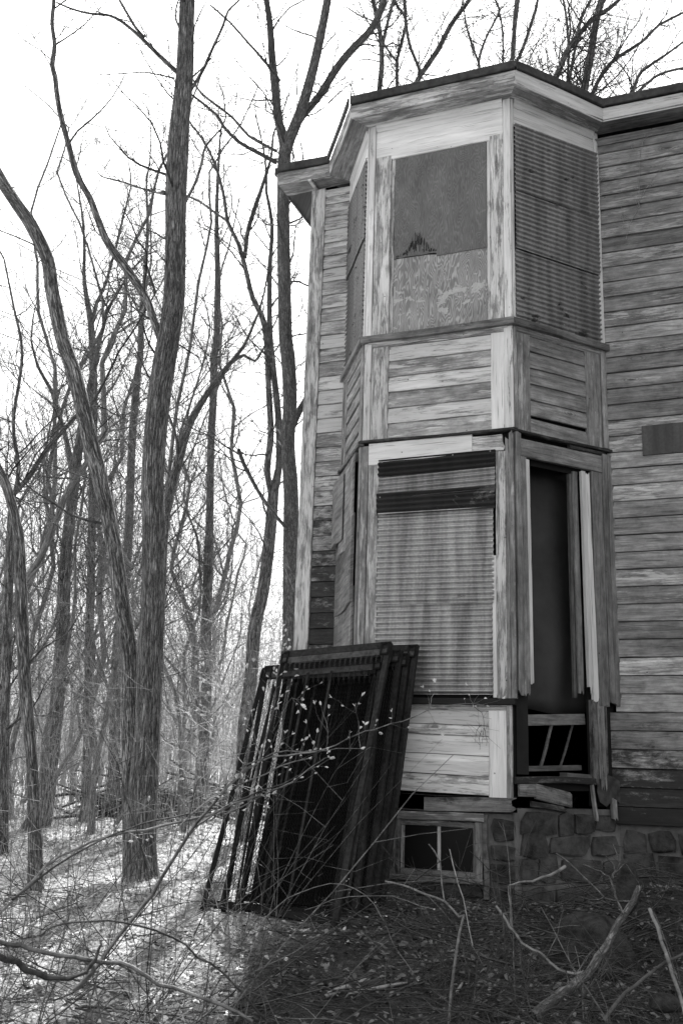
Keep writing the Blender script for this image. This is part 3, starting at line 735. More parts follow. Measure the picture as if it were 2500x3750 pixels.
# ---- stone foundation: mortar wall > stones
def foundation():
    random.seed(41)
    wallm = MB()
    Wk = (-.02, .555)
    def slab(f, s0, s1, z0, z1, off, t):
        O, A, Nn, _ = FR[f]
        rot = Matrix(((A[0], Nn[0], 0), (A[1], Nn[1], 0), (0, 0, 1)))
        c = O + A * (s0 + s1) / 2 + Nn * (off - t / 2) + np.array([0, 0, (z0 + z1) / 2])
        wallm.box(c, (s1 - s0, t, z1 - z0), rot)
    slab('C', .02, .28, -.5, .545, -.01, .2); slab('C', .93, 1.16, -.5, .54, -.01, .2); slab('C', .28, .93, -.5, .13, -.01, .2)
    slab('R', -.02, LR, -.5, .58, -.012, .2)
    slab('W', 1.68, XR, -.5, .483, -.012, .2); slab('W', -.79, -.4, -.5, .483, -.012, .2); slab('L', 0, LL_, -.5, .55, -.012, .2); slab('E', 0, 7, -.5, .5, -.012, .2)
    fw = wallm.build("foundation_wall", MORTAR, house, col=(1, 0, 0))
    def stone(f, s0, s1, z0, z1):
        O, A, Nn, _ = FR[f]; V = []; n = 8; g = .003
        cs, cz = (s0 + s1) / 2, (z0 + z1) / 2; hs, hz = (s1 - s0) / 2 - g, (z1 - z0) / 2 - g
        if hs < .02 or hz < .015: return
        pts = []
        for k in range(n):
            a = 2 * math.pi * (k + rn(-.3, .3)) / n
            c, s_ = math.cos(a), math.sin(a); q = 1 / max(abs(c), abs(s_)) * rn(.93, 1.05)
            q = min(q, 1.42)
            pts.append((cs + hs * c * q * .98, cz + hz * s_ * q * .98))
        pr = rn(.004, .022)
        for d, sc in ((-.03, 1.0), (pr * .6, .97), (pr, .80)):
            for (s, z) in pts: V.append(O + A * (cs + (s - cs) * sc) + np.array([0, 0, cz + (z - cz) * sc]) + Nn * (d + rn(-.004, .004)))
        V.append(O + A * cs + np.array([0, 0, cz]) + Nn * (pr + rn(-.002, .008)))
        F = []
        for l in range(2):
            for k in range(n): F.append((l * n + k, l * n + (k + 1) % n, (l + 1) * n + (k + 1) % n, (l + 1) * n + k))
        for k in range(n): F.append((2 * n + k, 2 * n + (k + 1) % n, 3 * n))
        mesh_obj("stone", V, F, STONE, fw, smooth=False)
    def course(f, s0, s1, zs):
        for i in range(len(zs) - 1):
            s = s0
            while s < s1 - .06:
                w = rn(.10, .42); e = min(s + w, s1)
                if s1 - e < .08: e = s1
                stone(f, s, e, zs[i] + rn(-.028, .012), zs[i + 1] + rn(-.028, .020)); s = e
    course('C', .965, 1.15, [-.08, .10, .235, .365, .53])
    course('C', .05, .26, [-.08, .1, .22, .38, .53])
    course('C', .28, .93, [-.1, .02, .10])
    course('R', .02, LR - .03, [-.10, .09, .27, .42, .57])
    course('W', 1.75, 3.9, [-.10, .10, .29, .475])
    course('W', 3.9, XR, [-.10, .16, .475])
    course('W', -.78, -.45, [-.10, .10, .29, .475])
    course('L', .02, LL_ - .03, [-.10, .10, .30, .54])
foundation()
# pale mortar beside the basement window
plank("mortar_strip", 'C', .925, .962, .0, .53, .018, off=.0, vert=True, col=(1, 0, 0), mat=PALE_MORTAR, segs=14, wob=.009)

# ---- basement window: frame > sash > panes
bw_frame = plank("basement_window_frame", 'C', .275, .935, .482, .535, .035, off=.0, col=(.65, .35, .35), mat=TRIM, segs=5, wob=.003)
plank("jamb", 'C', .275, .348, .09, .480, .028, vert=True, col=(.5, .15, .45), mat=TRIM, parent=bw_frame)
plank("jamb", 'C', .875, .922, .09, .480, .028, vert=True, col=(.62, .25, .25), mat=TRIM, parent=bw_frame)
plank("window_sill", 'C', .26, .93, .085, .118, .045, col=(.55, .2, .4), mat=TRIM, parent=bw_frame)
plank("sash_rail", 'C', .349, .874, .440, .478, .014, off=-.012, col=(.7, .4, .25), mat=TRIM, parent=bw_frame)
plank("sash_rail", 'C', .349, .874, .119, .158, .014, off=-.012, col=(.65, .3, .3), mat=TRIM, parent=bw_frame)
plank("sash_stile", 'C', .349, .373, .159, .439, .014, off=-.012, vert=True, col=(.7, .4, .25), mat=TRIM, parent=bw_frame)
plank("sash_stile", 'C', .855, .874, .159, .439, .014, off=-.012, vert=True, col=(.65, .3, .3), mat=TRIM, parent=bw_frame)
plank("muntin", 'C', .608, .630, .159, .439, .014, off=-.012, vert=True, col=(.8, .5, .2), mat=TRIM, parent=bw_frame)
board_poly("pane", 'C', [(.374, .159), (.607, .159), (.607, .439), (.374, .439)], -.012, .003, GLASSY, (1, 1, 1), parent=bw_frame)
board_poly("pane", 'C', [(.631, .159), (.854, .159), (.854, .439), (.631, .439)], -.012, .003, GLASSY, (1, 1, 1), parent=bw_frame)

# ---- things in and on the house
def hanging_sheet():
    O, A, Nn, _ = FR['R']; V = []; U = []
    nx, nz = 16, 20
    for i in range(nz + 1):
        for j in range(nx + 1):
            s = .05 + .75 * j / nx; z = 1.24 + 1.84 * i / nz
            d = -.20 + .025 * math.sin(s * 16 + math.sin(z * 2) * .8) * (1 - .4 * i / nz) - .02 * math.sin(z * 3)
            V.append(O + A * s + np.array([0, 0, z + .02 * math.sin(s * 9) * (1 if i == 0 else 0)]) + Nn * d)
    F = [(i * (nx + 1) + j, i * (nx + 1) + j + 1, (i + 1) * (nx + 1) + j + 1, (i + 1) * (nx + 1) + j) for i in range(nz) for j in range(nx)]
    o = mesh_obj("hanging_sheet", V, F, SHEET, smooth=True)
    md = o.modifiers.new("thick", 'SOLIDIFY'); md.thickness = .004
    setp(o, "dark dull sheet hanging inside the glassless lower right bay window", "sheet")
hanging_sheet()
def railing():
    O, A, Nn, _ = FR['R']; Z = np.array([0, 0, 1.])
    c0 = O + A * .3 + Nn * -.10 + Z * .83
    root = empty("broken_railing", c0, "broken wooden railing with three spindles lying in the open window hole", "railing")
    def bar(name, s0, z0, s1, z1, t, d0=-.1, d1=-.1, col=(.5, .1, .2), w=None):
        p = O + A * s0 + Z * z0 + Nn * d0; q = O + A * s1 + Z * z1 + Nn * d1
        T = Tubes(); T.add([p + (q - p) * k / 5 + Nn * .004 * math.sin(k) for k in range(6)], [t * f for f in (1, .9, 1.05, 1.0, .9, 1)], 8)
        T.build(name, TRIM, root, col=col)
    m = MB(); f = (Matrix(((A[0], Nn[0], 0), (A[1], Nn[1], 0), (0, 0, 1))))
    p = O + A * .32 + Z * 1.175 + Nn * -.07
    rot = f @ Matrix.Rotation(R(-3.5), 3, 'Y')
    m.box(p, (.66, .03, .075), rot); m.build("top_rail", TRIM, root, col=(.55, .15, .2))
    m = MB(); m.box(O + A * .30 + Z * .845 + Nn * -.10, (.66, .035, .035), f @ Matrix.Rotation(R(-2.5), 3, 'Y')); m.build("bottom_rail", TRIM, root, col=(.35, .1, .3))
    bar("spindle", .02, .86, .12, 1.15, .013, -.06, -.08); bar("spindle", .28, .86, .37, 1.15, .013, -.10, -.08); bar("spindle", .50, .86, .60, 1.17, .010, -.16, -.12, (.4, .1, .2))
    m = MB(); m.box(O + A * .52 + Z * .80 + Nn * -.02, (.22, .08, .035), f @ Matrix.Rotation(R(2), 3, 'Y'))
    o = m.build("wood_offcut", TRIM, None, col=(.4, .1, .3)); setp(o, "short dark block of wood lying on the floor edge of the open window", "wood block")
railing()

# ------------------------------------------------------------------ bed frames leaning on the wall
def bed_frame(xl, xr, zt, yt, yb, zb, label, mesh_step=.017, strips=(.12, .32), tone=IRON, springs=True, xsh=0.0, skew=0.0, dark_fill=False, xr2=0.0, ybr=0.0, light=False):
    """xl, xr: top corners; the foot is xsh further along x; yt/yb: y of top and foot"""
    root = empty("bed_frame", ((xl + xr) / 2 + xsh, yb, zb), label, "bed frame", "iron bed frames leaning on the bay")
    TL = np.array([xl, yt, zt - skew]); TR = np.array([xr, yt, zt]); BL = np.array([xl + xsh, yb, zb]); BR = np.array([xr + xsh + xr2, yb - ybr, zb])
    a = unit(TR - TL); d = unit((TL + TR) - (BL + BR)); n = unit(np.cross(a, d)); n = n if n[1] < 0 else -n
    L = np.linalg.norm(TL - BL); Wd = np.linalg.norm(TR - TL)
    def angle_iron(name, p, q, w=.036, t=.004, mat=tone, inward=None):
        e = unit(q - p); inn = unit(inward)
        V = []; sec = [(0, 0), (w, 0), (w, -t), (t, -t), (t, -w), (0, -w)]
        for P in (p, q):
            for (x, y) in sec: V.append(P + inn * x + n * y)
        k = 6; F = [(i, (i + 1) % k, k + (i + 1) % k, k + i) for i in range(k)] + [tuple(range(k))[::-1], tuple(range(k, 2 * k))]
        mesh_obj(name, V, F, mat, root)
    angle_iron("side_rail", BL, TL, inward=a); angle_iron("side_rail", BR, TR, .036, mat=IRON_LIGHT, inward=-a)
    angle_iron("end_rail", TL + n * .006, TR + n * .006, .05, mat=IRON_LIGHT, inward=-d); angle_iron("end_rail", BL + d * .05, BR + d * .05, .04, inward=d)
    # corner brackets with slots
    m = MB(); rot = Matrix(((a[0], d[0], n[0]), (a[1], d[1], n[1]), (a[2], d[2], n[2])))
    for c in (TL + a * .035 - d * .075, TR - a * .035 - d * .075):
        m = MB()
        for dx, dy, sx, sy in ((-.025, 0, .012, .09), (.025, 0, .012, .09), (0, .04, .06, .012), (0, -.04, .06, .012)):
            m.box(c + a * dx + d * (dy + .02) + n * .014, (sx, sy, .006), rot)
        m.build("corner_bracket", tone, root)
    if dark_fill:  # solid sheet added for the dense wire and black shade inside the stack
        m = MB(); m.box((TL + TR + BL + BR) / 4 - n * .012, (Wd - .02, L - .02, .006), rot); m.build("dark_fill_sheet", tone, root)
    # flat band + coil springs that carry the mesh
    m = MB(); m.box((TL + TR) / 2 - d * .075 + n * .004, (Wd - .04, .045, .003), rot); m.build("end_band", BAND, root)
    if springs:
        ns = int((Wd - .08) / .036); T = Tubes()
        for i in range(ns):
            p = TL + a * (.05 + (Wd - .10) * i / (ns - 1)) - d * .095
            pts = [p - d * (.055 * k / 14) + a * .007 * math.cos(k * 2.2) + n * .007 * math.sin(k * 2.2) for k in range(15)]
            T.add(pts, .0032, 3)
        setp(T.build("coil_springs", BAND, root), kind="stuff")
    T = Tubes(); top = .15
    nl = int(Wd / mesh_step)
    for i in range(1, nl):
        pts = []
        m_ = 96
        for k in range(m_ + 1):
            s = .05 + (L - top - .05) * k / m_; side = 1 if (k + 0) % 2 else -1
            pts.append(BL + a * (Wd * i / nl + side * mesh_step * .32) + d * s + n * .003 * side)
        T.add(pts, .0017, 3)
    setp(T.build("wire_mesh", IRON_LIGHT, root), kind="stuff")
    for f in strips:
        angle_pts = MB(); c = (TL + BL) / 2 + a * Wd * f + n * -.004
        angle_pts.box(c - d * .04, (.018, L - .22, .003), rot); angle_pts.build("band", IRON_LIGHT, root)
    return root
bed_frame(-.445, .375, 1.655, -.36, -.88, -.12, "nearest iron bed spring frame in the leaning stack, with coil springs along its top", skew=.06, strips=(.24, .46, .93), xsh=-.0, ybr=.30, xr2=-.03)
bed_frame(-.60, .30, 1.56, -.30, -.92, -.12, "second bed spring frame, its left rail showing beyond the nearest one", skew=.06, strips=(.10, .30), xsh=.07, mesh_step=.019)
bed_frame(-.64, .26, 1.52, -.26, -.94, -.11, "third bed spring frame, its thin left rail standing furthest out", skew=.03, strips=(.15, .5), xsh=-.03, mesh_step=.022)
bed_frame(-.47, .40, 1.62, -.20, -.76, -.08, "fourth bed spring frame, deep inside the leaning stack", skew=.04, strips=(.2, .6), xsh=-.02, mesh_step=.019)
bed_frame(-.42, .44, 1.60, -.15, -.66, -.06, "fifth bed frame, without springs, wedged before the rearmost", skew=.02, strips=(.45,), xsh=-.04, springs=False, dark_fill=True)
bed_frame(-.33, .49, 1.665, -.11, -.60, -.06, "rearmost bed frame in the stack, slotted corner bracket against the corrugated sheet", skew=.02, strips=(.3, .7), xsh=-.06, dark_fill=True)

# ------------------------------------------------------------------ tree growing
class Grower:
    def __init__(s, seed, minr=.0016, k=(7, 5, 4, 3), upl=.12, density=1.0, wig=.16):
        s.r = random.Random(seed); s.minr = minr; s.k = k; s.T = [Tubes(), Tubes()]; s.up = upl; s.den = density; s.wig = wig
        s.paths = 0
    def branch(s, p, d, L, r, lev, maxlev, fine=1):
        rr = s.r; n = 7 if lev < 2 else (5 if lev == 2 else 4)
        p = np.array(p, float); d = unit(d); pts = [p]; dirs = [d]
        for i in range(n):
            w = s.wig * (1 + .3 * lev)
            d = unit(d + np.array([rr.gauss(0, w), rr.gauss(0, w), rr.gauss(0, w) + s.up * (1 - .2 * lev)]))
            p = p + d * L / n; pts.append(p); dirs.append(d)
        q = np.linspace(0, 1, n + 1); rad = np.maximum(r * (1 - .78 * q), s.minr * .6)
        s.T[0 if lev < fine else 1].add(pts, rad, s.k[min(lev, 3)]); s.paths += 1
        if lev >= maxlev or L < .12: return
        nc = int((s.den * (6 + rr.random() * 4)) * (1 if lev < 2 else .9))
        for c in range(nc):
            t = .18 + .8 * (c + rr.random() * .9) / nc
            t = min(t, .99); i = int(t * n); f = t * n - i
            P = pts[i] * (1 - f) + pts[i + 1] * f; dd = dirs[i + 1]
            a = unit(np.cross(dd, [rr.gauss(0, 1), rr.gauss(0, 1), rr.gauss(0, 1)]))
            th = rr.uniform(.45, 1.05)
            nd = dd * math.cos(th) + a * math.sin(th)
            l2 = L * rr.uniform(.32, .62) * (1 - .35 * t); r2 = max(s.minr, r * (1 - .75 * t) * rr.uniform(.4, .62))
            s.branch(P, nd, l2, r2, lev + 1, maxlev, fine)

def smooth_path(pts, rad, step=.12):
    """Catmull-Rom resampling with a little wobble"""
    P = np.array(pts); Rr = np.array(rad); out = []; ro = []
    n = len(P)
    for i in range(n - 1):
        p0, p1, p2, p3 = P[max(i - 1, 0)], P[i], P[i + 1], P[min(i + 2, n - 1)]
        m = max(2, int(np.linalg.norm(p2 - p1) / step))
        for k in range(m):
            t = k / m
            out.append(.5 * ((2 * p1) + (-p0 + p2) * t + (2 * p0 - 5 * p1 + 4 * p2 - p3) * t * t + (-p0 + 3 * p1 - 3 * p2 + p3) * t ** 3))
            ro.append(Rr[i] * (1 - t) + Rr[i + 1] * t)
    out.append(P[-1]); ro.append(Rr[-1])
    return np.array(out), np.array(ro)

K7 = lambda L: [(u * .5184, v * .5184, w * .5184) for u, v, w in L]
K8 = lambda L: [(u * .5184, 815.4 + v * .5184, w * .5184) for u, v, w in L]
KT = lambda L: [((1300 + u / 1.3067) * .6272, v / 1.3067 * .6272, w / 1.3067 * .6272) for u, v, w in L]
TREES = []
def traced_tree(label, hd, stems, mat=BARK, seed=1, ridge=0.0, kk=12, ground=True, twigs=1.0, tw_from=.25, maxlev=3, limb=1.6, name="bare_tree", flare=1.35, sprd=0, group=None):
    """stems: lists of (u, v, width) in photograph pixels, or (path, dhd) with a depth change along the stem"""
    rr = random.Random(seed)
    first, t0 = at(stems[0][0][0] if not isinstance(stems[0], tuple) else stems[0][0][0][0], stems[0][0][1] if not isinstance(stems[0], tuple) else stems[0][0][0][1], hd)
    root = empty(name, (first[0], first[1], gz(first[0], first[1])), label, "tree", group)
    T = Tubes(); G = Grower(seed, upl=.10)
    for si, st in enumerate(stems):
        dh = (0, 0)
        if isinstance(st, tuple): st, dh = st
        pts = []; rad = []
        for i, (u, v, w) in enumerate(st):
            q = i / max(1, len(st) - 1)
            P, t = at(u, v, hd + dh[0] + (dh[1] - dh[0]) * q); pts.append(P); rad.append(w * 1.5944 / FPX * t / 2)
        if si == 0 and ground:
            g = gz(pts[0][0], pts[0][1])
            if pts[0][2] > g + .25:
                a0 = pts[0]; dn_ = a0 - unit(pts[1] - a0) * .35; b0 = np.array([a0[0] + rr.uniform(-.1, .1), a0[1] + rr.uniform(-.1, .1), g - .1]); r0_ = rad[0]
                seq = [b0 + (dn_ - b0) * t for t in (0, .33, .66, .9)] + [dn_]
                pts = seq + pts; rad = [r0_ * f for f in (1.25, 1.15, 1.08, 1.02, 1.0)] + rad
            else:
                pts[0] = np.array([pts[0][0], pts[0][1], g - .05]); rad[0] *= flare
        P, Q = smooth_path(pts, rad, .05 if ridge else .15)
        big = Q.max() > .03
        T.add(P, Q, kk if big else 7, ridge=ridge if big else 0.0, seed=rr.uniform(0, 9))
        # side branches
        n = len(P); L = np.linalg.norm(np.diff(P, axis=0), axis=1).sum()
        nb = int(L * 2.1 * twigs)
        for b in range(nb):
            q = rr.uniform(tw_from if si == 0 else .05, 1.0); i = min(n - 2, int(q * (n - 1)))
            d = unit(P[i + 1] - P[i]); a = unit(np.cross(d, [rr.gauss(0, 1) for _ in range(3)])); th = rr.uniform(.6, 1.2)
            r0 = min(Q[i] * .45, rr.uniform(.004, .016))
            G.branch(P[i], d * math.cos(th) + a * math.sin(th), rr.uniform(.4, 1.0) * limb * (.6 + r0 * 30), r0, 1, maxlev, fine=9)
        for b in range(int(L * 2.4 * twigs)):      # whippy thin shoots, high up
            i = min(n - 2, int(rr.uniform(.45 if si == 0 else .1, 1.0) * (n - 1)))
            if P[i][2] < 2.8: continue
            d = unit(P[i + 1] - P[i]); a = unit(np.cross(d, [rr.gauss(0, 1) for _ in range(3)])); th = rr.uniform(.4, 1.1)
            G.branch(P[i], d * math.cos(th) + a * math.sin(th), rr.uniform(.5, 1.3) * limb, min(Q[i] * .4, .0055), 2, 3, fine=9)
        # the leader continues out of the frame
        if si < 3 and Q[-1] > .008 and P[-1][2] > 3:
            G.branch(P[-1], unit(P[-1] - P[-4] + np.array([0, 0, .02])), 2.2, Q[-1], 0, 3, fine=9)
    T.build("trunk", mat, root)
    o = G.T[0].build("branches", TWIG, root)
    if o: o['kind'] = "stuff"
    TREES.append(root)
    return root

traced_tree("tallest thick furrowed trunk at left centre, forking low with a crooked upper-left limb", 8.9, [
    [(326, 2040, 92), (326, 1990, 76), (325, 1900, 70), (332, 1780, 66), (339, 1673, 57), (343, 1543, 56), (352, 1387, 54), (353, 1231, 51), (352, 1075, 51), (365, 919, 52), (378, 832, 52), (395, 728, 48),
     (403, 624, 47), (404, 468, 48), (411, 312, 46), (425, 156, 39), (430, 0, 34), (437, -160, 28), (442, -330, 22), (450, -520, 14)],
    K7([(715, 1500, 40), (690, 1440, 32), (650, 1330, 35), (590, 1230, 38), (530, 1150, 38), (470, 1060, 32), (430, 960, 30), (400, 880, 28), (340, 770, 27), (310, 660, 24), (280, 550, 24), (258, 450, 22), (245, 340, 22), (233, 290, 22), (243, 200, 18), (232, 100, 17), (240, 0, 16), (236, -120, 13)]),
    K7([(800, 335, 22), (775, 310, 22), (700, 240, 20), (640, 180, 18), (560, 110, 14), (490, 70, 12), (400, 60, 10), (320, 40, 9), (250, 10, 7)]),
    K7([(640, 165, 14), (600, 120, 13), (570, 70, 12), (530, 0, 11), (500, -60, 9)]),
    (K7([(845, 400, 16), (900, 310, 15), (940, 220, 13), (990, 110, 12), (1010, 50, 10), (1060, 0, 8), (1100, -60, 6)]), (0, -.8)),
    (K7([(820, 900, 14), (870, 800, 13), (895, 720, 12), (912, 650, 10), (980, 570, 6)]), (0, .5)),
    K7([(775, 348, 8), (700, 330, 7), (640, 320, 6), (560, 325, 5), (470, 330, 4), (385, 332, 2)]),
    (K7([(730, 860, 12), (680, 850, 10), (600, 825, 9), (540, 805, 8), (450, 780, 6), (425, 740, 3)]), (0, 1)),
    (K7([(690, 1300, 12), (670, 1240, 11), (650, 1180, 13), (640, 1178, 12)]), (0, -.2)),
], seed=3, ridge=.10, kk=40, twigs=.8, tw_from=.35, flare=1.15, limb=1.5)
traced_tree("leaning trunk sharing the thick furrowed tree's foot and curving out to the left edge", 9.0, [
    ([(306, 2020, 40), (302, 1900, 40), (299, 1750, 38), (298, 1620, 36), (296, 1491, 36), (280, 1387, 38), (266, 1283, 34), (247, 1179, 35), (224, 1075, 35), (198, 971, 35), (173, 867, 34), (156, 815, 33), (144, 780, 32), (122, 676, 31), (110, 598, 30), (74, 520, 30), (39, 468, 28), (5, 416, 26), (-40, 330, 22), (-90, 220, 17), (-120, 60, 12)], (0, .4)),
], seed=4, ridge=.10, kk=32, twigs=.35, tw_from=.3, flare=1.1)
traced_tree("smooth lichen-spotted trunk at the left corner of the house, forking above the eave", 12.5, [
    [(668, 1850, 44), (668, 1506, 39), (668, 1440, 39), (668, 1280, 37), (668, 1126, 34), (661, 1022, 32), (666, 920, 32), (661, 815, 33)] + K7([(1265, 1500, 60), (1258, 1200, 58), (1255, 1000, 56), (1255, 850, 55), (1258, 720, 58), (1262, 640, 50), (1235, 540, 38), (1220, 400, 38), (1205, 250, 34), (1195, 100, 28), (1180, 0, 24), (1160, -150, 18)]),
    (K7([(1258, 700, 50), (1285, 610, 50), (1330, 500, 48), (1375, 350, 44), (1415, 180, 40), (1450, 0, 36), (1470, -150, 30)]), (0, -.5)),
    (K7([(1300, 580, 34), (1335, 520, 32), (1410, 430, 32), (1500, 290, 34), (1568, 210, 34), (1650, 120, 30), (1700, 0, 28), (1720, -120, 20)]), (0, .6)),
    (K7([(1225, 720, 20), (1150, 680, 18), (1060, 630, 16), (990, 560, 15), (960, 510, 14), (850, 420, 10), (780, 380, 6)]), (0, -.8)),
    (K7([(1225, 670, 14), (1100, 600, 13), (1030, 520, 12), (900, 420, 10), (860, 360, 8), (800, 250, 5)]), (0, .5)),
    (K7([(1240, 360, 14), (1180, 280, 13), (1100, 190, 11), (1020, 100, 10), (930, 20, 8)]), (0, -.4)),
    (K8([(1270, 770, 16), (1180, 660, 17), (1120, 560, 17), (1080, 480, 18), (1058, 420, 18)]), (-.1, -.7)),
    (K8([(1290, 330, 30), (1330, 240, 30), (1400, 130, 26), (1480, 20, 22), (1560, -120, 16)]), (.1, .8)),
], mat=SMOOTH_BARK, seed=6, kk=20, twigs=1.3, tw_from=.5, limb=2.0)
traced_tree("shaggy trunk just left of the smooth corner tree, splitting at mid height", 14.0, [
    [(558, 1890, 36)] + K8([(1080, 1680, 58), (1110, 1450, 58), (1130, 1200, 58), (1165, 1050, 54), (1190, 850, 54), (1205, 700, 50), (1212, 600, 46), (1235, 500, 30), (1235, 300, 30), (1215, 100, 28), (1205, 0, 26)]) + K7([(1195, 1450, 24), (1195, 1200, 20), (1205, 1000, 16), (1180, 850, 12)]),
    K8([(1205, 620, 30), (1187, 540, 28), (1185, 480, 30), (1200, 350, 28), (1190, 150, 26)]) + K7([(1175, 1450, 28), (1120, 1320, 22), (1090, 1200, 20), (1060, 1090, 18), (1010, 980, 15), (990, 860, 13), (950, 720, 12), (900, 620, 11), (850, 555, 9)]),
    (K7([(1085, 1140, 18), (1095, 1040, 20), (1120, 950, 20), (1160, 830, 16), (1200, 700, 12), (1210, 600, 8)]), (0, .5)),
    (K7([(1010, 980, 12), (950, 940, 12), (880, 890, 11), (800, 860, 9), (700, 850, 7)]), (0, .5)),
], seed=8, kk=16, twigs=1.2, tw_from=.35)
traced_tree("slender straight grey trunk midway between the thick tree and the house", 18.0, [
    [(463, 1800, 34), (466, 1740, 30)] + K8([(905, 1689, 48), (915, 1500, 48), (915, 1200, 44), (925, 900, 42), (930, 700, 34), (935, 400, 32), (945, 200, 34), (950, 0, 34)]) + K7([(960, 1500, 30), (965, 1250, 28), (960, 1000, 20), (965, 800, 14), (975, 620, 9)]),
    (K8([(945, 180, 20), (1000, 60, 22), (1080, 0, 14)]) + K7([(1130, 1600, 12), (1190, 1500, 8)]), (0, 1)),
], seed=9, kk=12, twigs=1.5, tw_from=.25, limb=2.2)
traced_tree("dark trunk half hidden behind the thick furrowed tree, its foot to the left of it", 19.0, [
    [(258, 1866, 40), (262, 1800, 30), (264, 1692, 26)] + K8([(520, 1300, 42), (555, 1000, 44), (565, 900, 40), (575, 700, 38), (585, 400, 34), (600, 200, 34), (615, 50, 30)]) + K7([(622, 1600, 28), (628, 1400, 26), (645, 1200, 18), (655, 1000, 14), (650, 850, 9)]),
], seed=12, kk=12, twigs=1.5, tw_from=.3, limb=2.4)
traced_tree("thin crooked trunk near the left edge of the picture, bending left at head height", 8.3, [
    [(86, 2035, 30), (80, 1880, 28), (72, 1724, 26), (60, 1600, 28), (52, 1440, 30), (47, 1300, 26), (44, 1230, 24), (20, 1130, 22), (0, 1085, 22), (-50, 980, 18), (-80, 860, 12)],
], seed=13, kk=16, twigs=.9, tw_from=.3, limb=1.0)
traced_tree("mid-distance trunk between the left edge and the leaning trunk", 16.0, [
    [(112, 1800, 36), (128, 1650, 34), (145, 1450, 32), (150, 1300, 28), (160, 1200, 26), (172, 1106, 24), (185, 1000, 20), (205, 900, 16), (230, 780, 10)],
    ([(172, 1106, 16), (150, 1000, 12), (120, 900, 9)], (0, .8)),
], seed=14, kk=10, twigs=1.6, tw_from=.25, limb=2.0)
traced_tree("upright slim trunk forking in a V behind the leaning trunk", 17.5, [
    [(200, 1780, 22), (205, 1500, 20), (212, 1200, 19), (215, 980, 19), (215, 875, 19)] + K7([(405, 1450, 30), (375, 1250, 18), (375, 1100, 14), (365, 950, 10), (340, 800, 6)]),
    (K7([(410, 1430, 20), (430, 1340, 16), (460, 1280, 14), (500, 1150, 12), (550, 950, 10), (580, 830, 6)]), (0, .6)),
], seed=15, kk=10, twigs=1.6, tw_from=.3, limb=2.2)
traced_tree("stout trunk leaning right behind the thick furrowed tree", 13.2, [
    [(350, 1790, 30), (360, 1560, 28), (370, 1300, 26)] + K8([(740, 680, 40), (790, 480, 42), (830, 330, 36), (900, 200, 28), (1000, 60, 22), (1080, -40, 14), (1150, -200, 9)]),
    (K8([(790, 480, 20), (785, 380, 14), (760, 300, 12), (740, 250, 9)]), (0, -.3)),
], seed=16, kk=12, twigs=1.0, tw_from=.35, limb=1.6)
traced_tree("low trunk at the left edge whose limb rises to the right behind the leaning trunk", 11.0, [
    [(8, 1900, 26), (12, 1600, 24), (22, 1300, 22), (30, 1150, 18)] + K8([(60, 620, 22), (130, 540, 24), (200, 430, 22), (330, 280, 18), (420, 200, 12)]),
    K8([(60, 640, 20), (85, 500, 18), (60, 300, 16), (100, 0, 14)]) + K7([(60, 1350, 10), (20, 1150, 7)]),
], seed=17, kk=10, twigs=1.6, tw_from=.2, limb=1.5)
# behind the house
RG = "bare trees rising behind the roof"
def rt(label, hd, stems, seed, tw=1.8): traced_tree(label, hd, stems, seed=seed, kk=9, twigs=tw, tw_from=.55, limb=2.2, group=RG)
rt("tree behind the roof with a Y fork over the left slope of the bay cornice", 16, [KT([(290, 420, 24), (300, 380, 24), (340, 320, 26), (400, 230, 26), (450, 130, 24), (500, 60, 22), (545, 0, 18), (600, -120, 12)]), KT([(315, 355, 16), (290, 290, 15), (262, 220, 15), (245, 130, 15), (235, 0, 16), (220, -100, 12)])], 21)
rt("wavy trunk beside the left end of the bay roof, next to the corner tree", 15, [KT([(112, 470, 26), (120, 380, 26), (128, 300, 25), (118, 150, 22), (85, 0, 22), (60, -120, 16)]), KT([(125, 250, 16), (145, 150, 16), (165, 70, 16), (185, 0, 12)])], 22)
rt("thin tree dividing just above the bay roof, left of its middle", 17, [KT([(200, 440, 16), (200, 300, 17), (205, 270, 14), (225, 190, 14), (240, 90, 14), (190, 10, 12), (180, -60, 8)]), KT([(195, 290, 12), (150, 230, 10), (120, 170, 8)])], 23)
rt("upright trunk directly behind the peak of the bay roof", 16, [KT([(752, 270, 22), (758, 180, 22), (764, 100, 24), (775, 0, 26), (785, -150, 20)])], 24, .8)
rt("slim trunk leaning right from behind the roof peak", 17, [KT([(785, 270, 17), (820, 180, 16), (845, 100, 16), (862, 50, 16), (872, 0, 14), (900, -100, 10)])], 25, .8)
rt("small V-shaped tree over the middle of the bay cornice", 19, [KT([(592, 320, 14), (590, 290, 14), (610, 220, 12), (640, 150, 10), (690, 50, 10), (668, 0, 8)]), KT([(590, 300, 12), (560, 220, 12), (530, 120, 10), (522, 60, 8)])], 26)
rt("very thin upright sapling between the V-shaped tree and the roof peak", 18, [KT([(706, 290, 10), (706, 200, 10), (700, 120, 9), (685, 40, 8), (670, 0, 8), (660, -80, 6)])], 27)
rt("broad dark trunk over the valley where the bay roof meets the main roof", 14, [KT([(1088, 470, 38), (1100, 400, 38), (1120, 290, 36), (1140, 170, 34), (1160, 60, 34), (1178, 0, 36), (1200, -120, 28)])], 28)
rt("diagonal trunk crossing in front of the broad one over the roof valley", 13.5, [KT([(955, 380, 30), (980, 320, 29), (1020, 230, 28), (1070, 165, 25), (1130, 95, 24), (1200, 50, 20), (1260, 0, 17), (1330, -90, 12)])], 29)
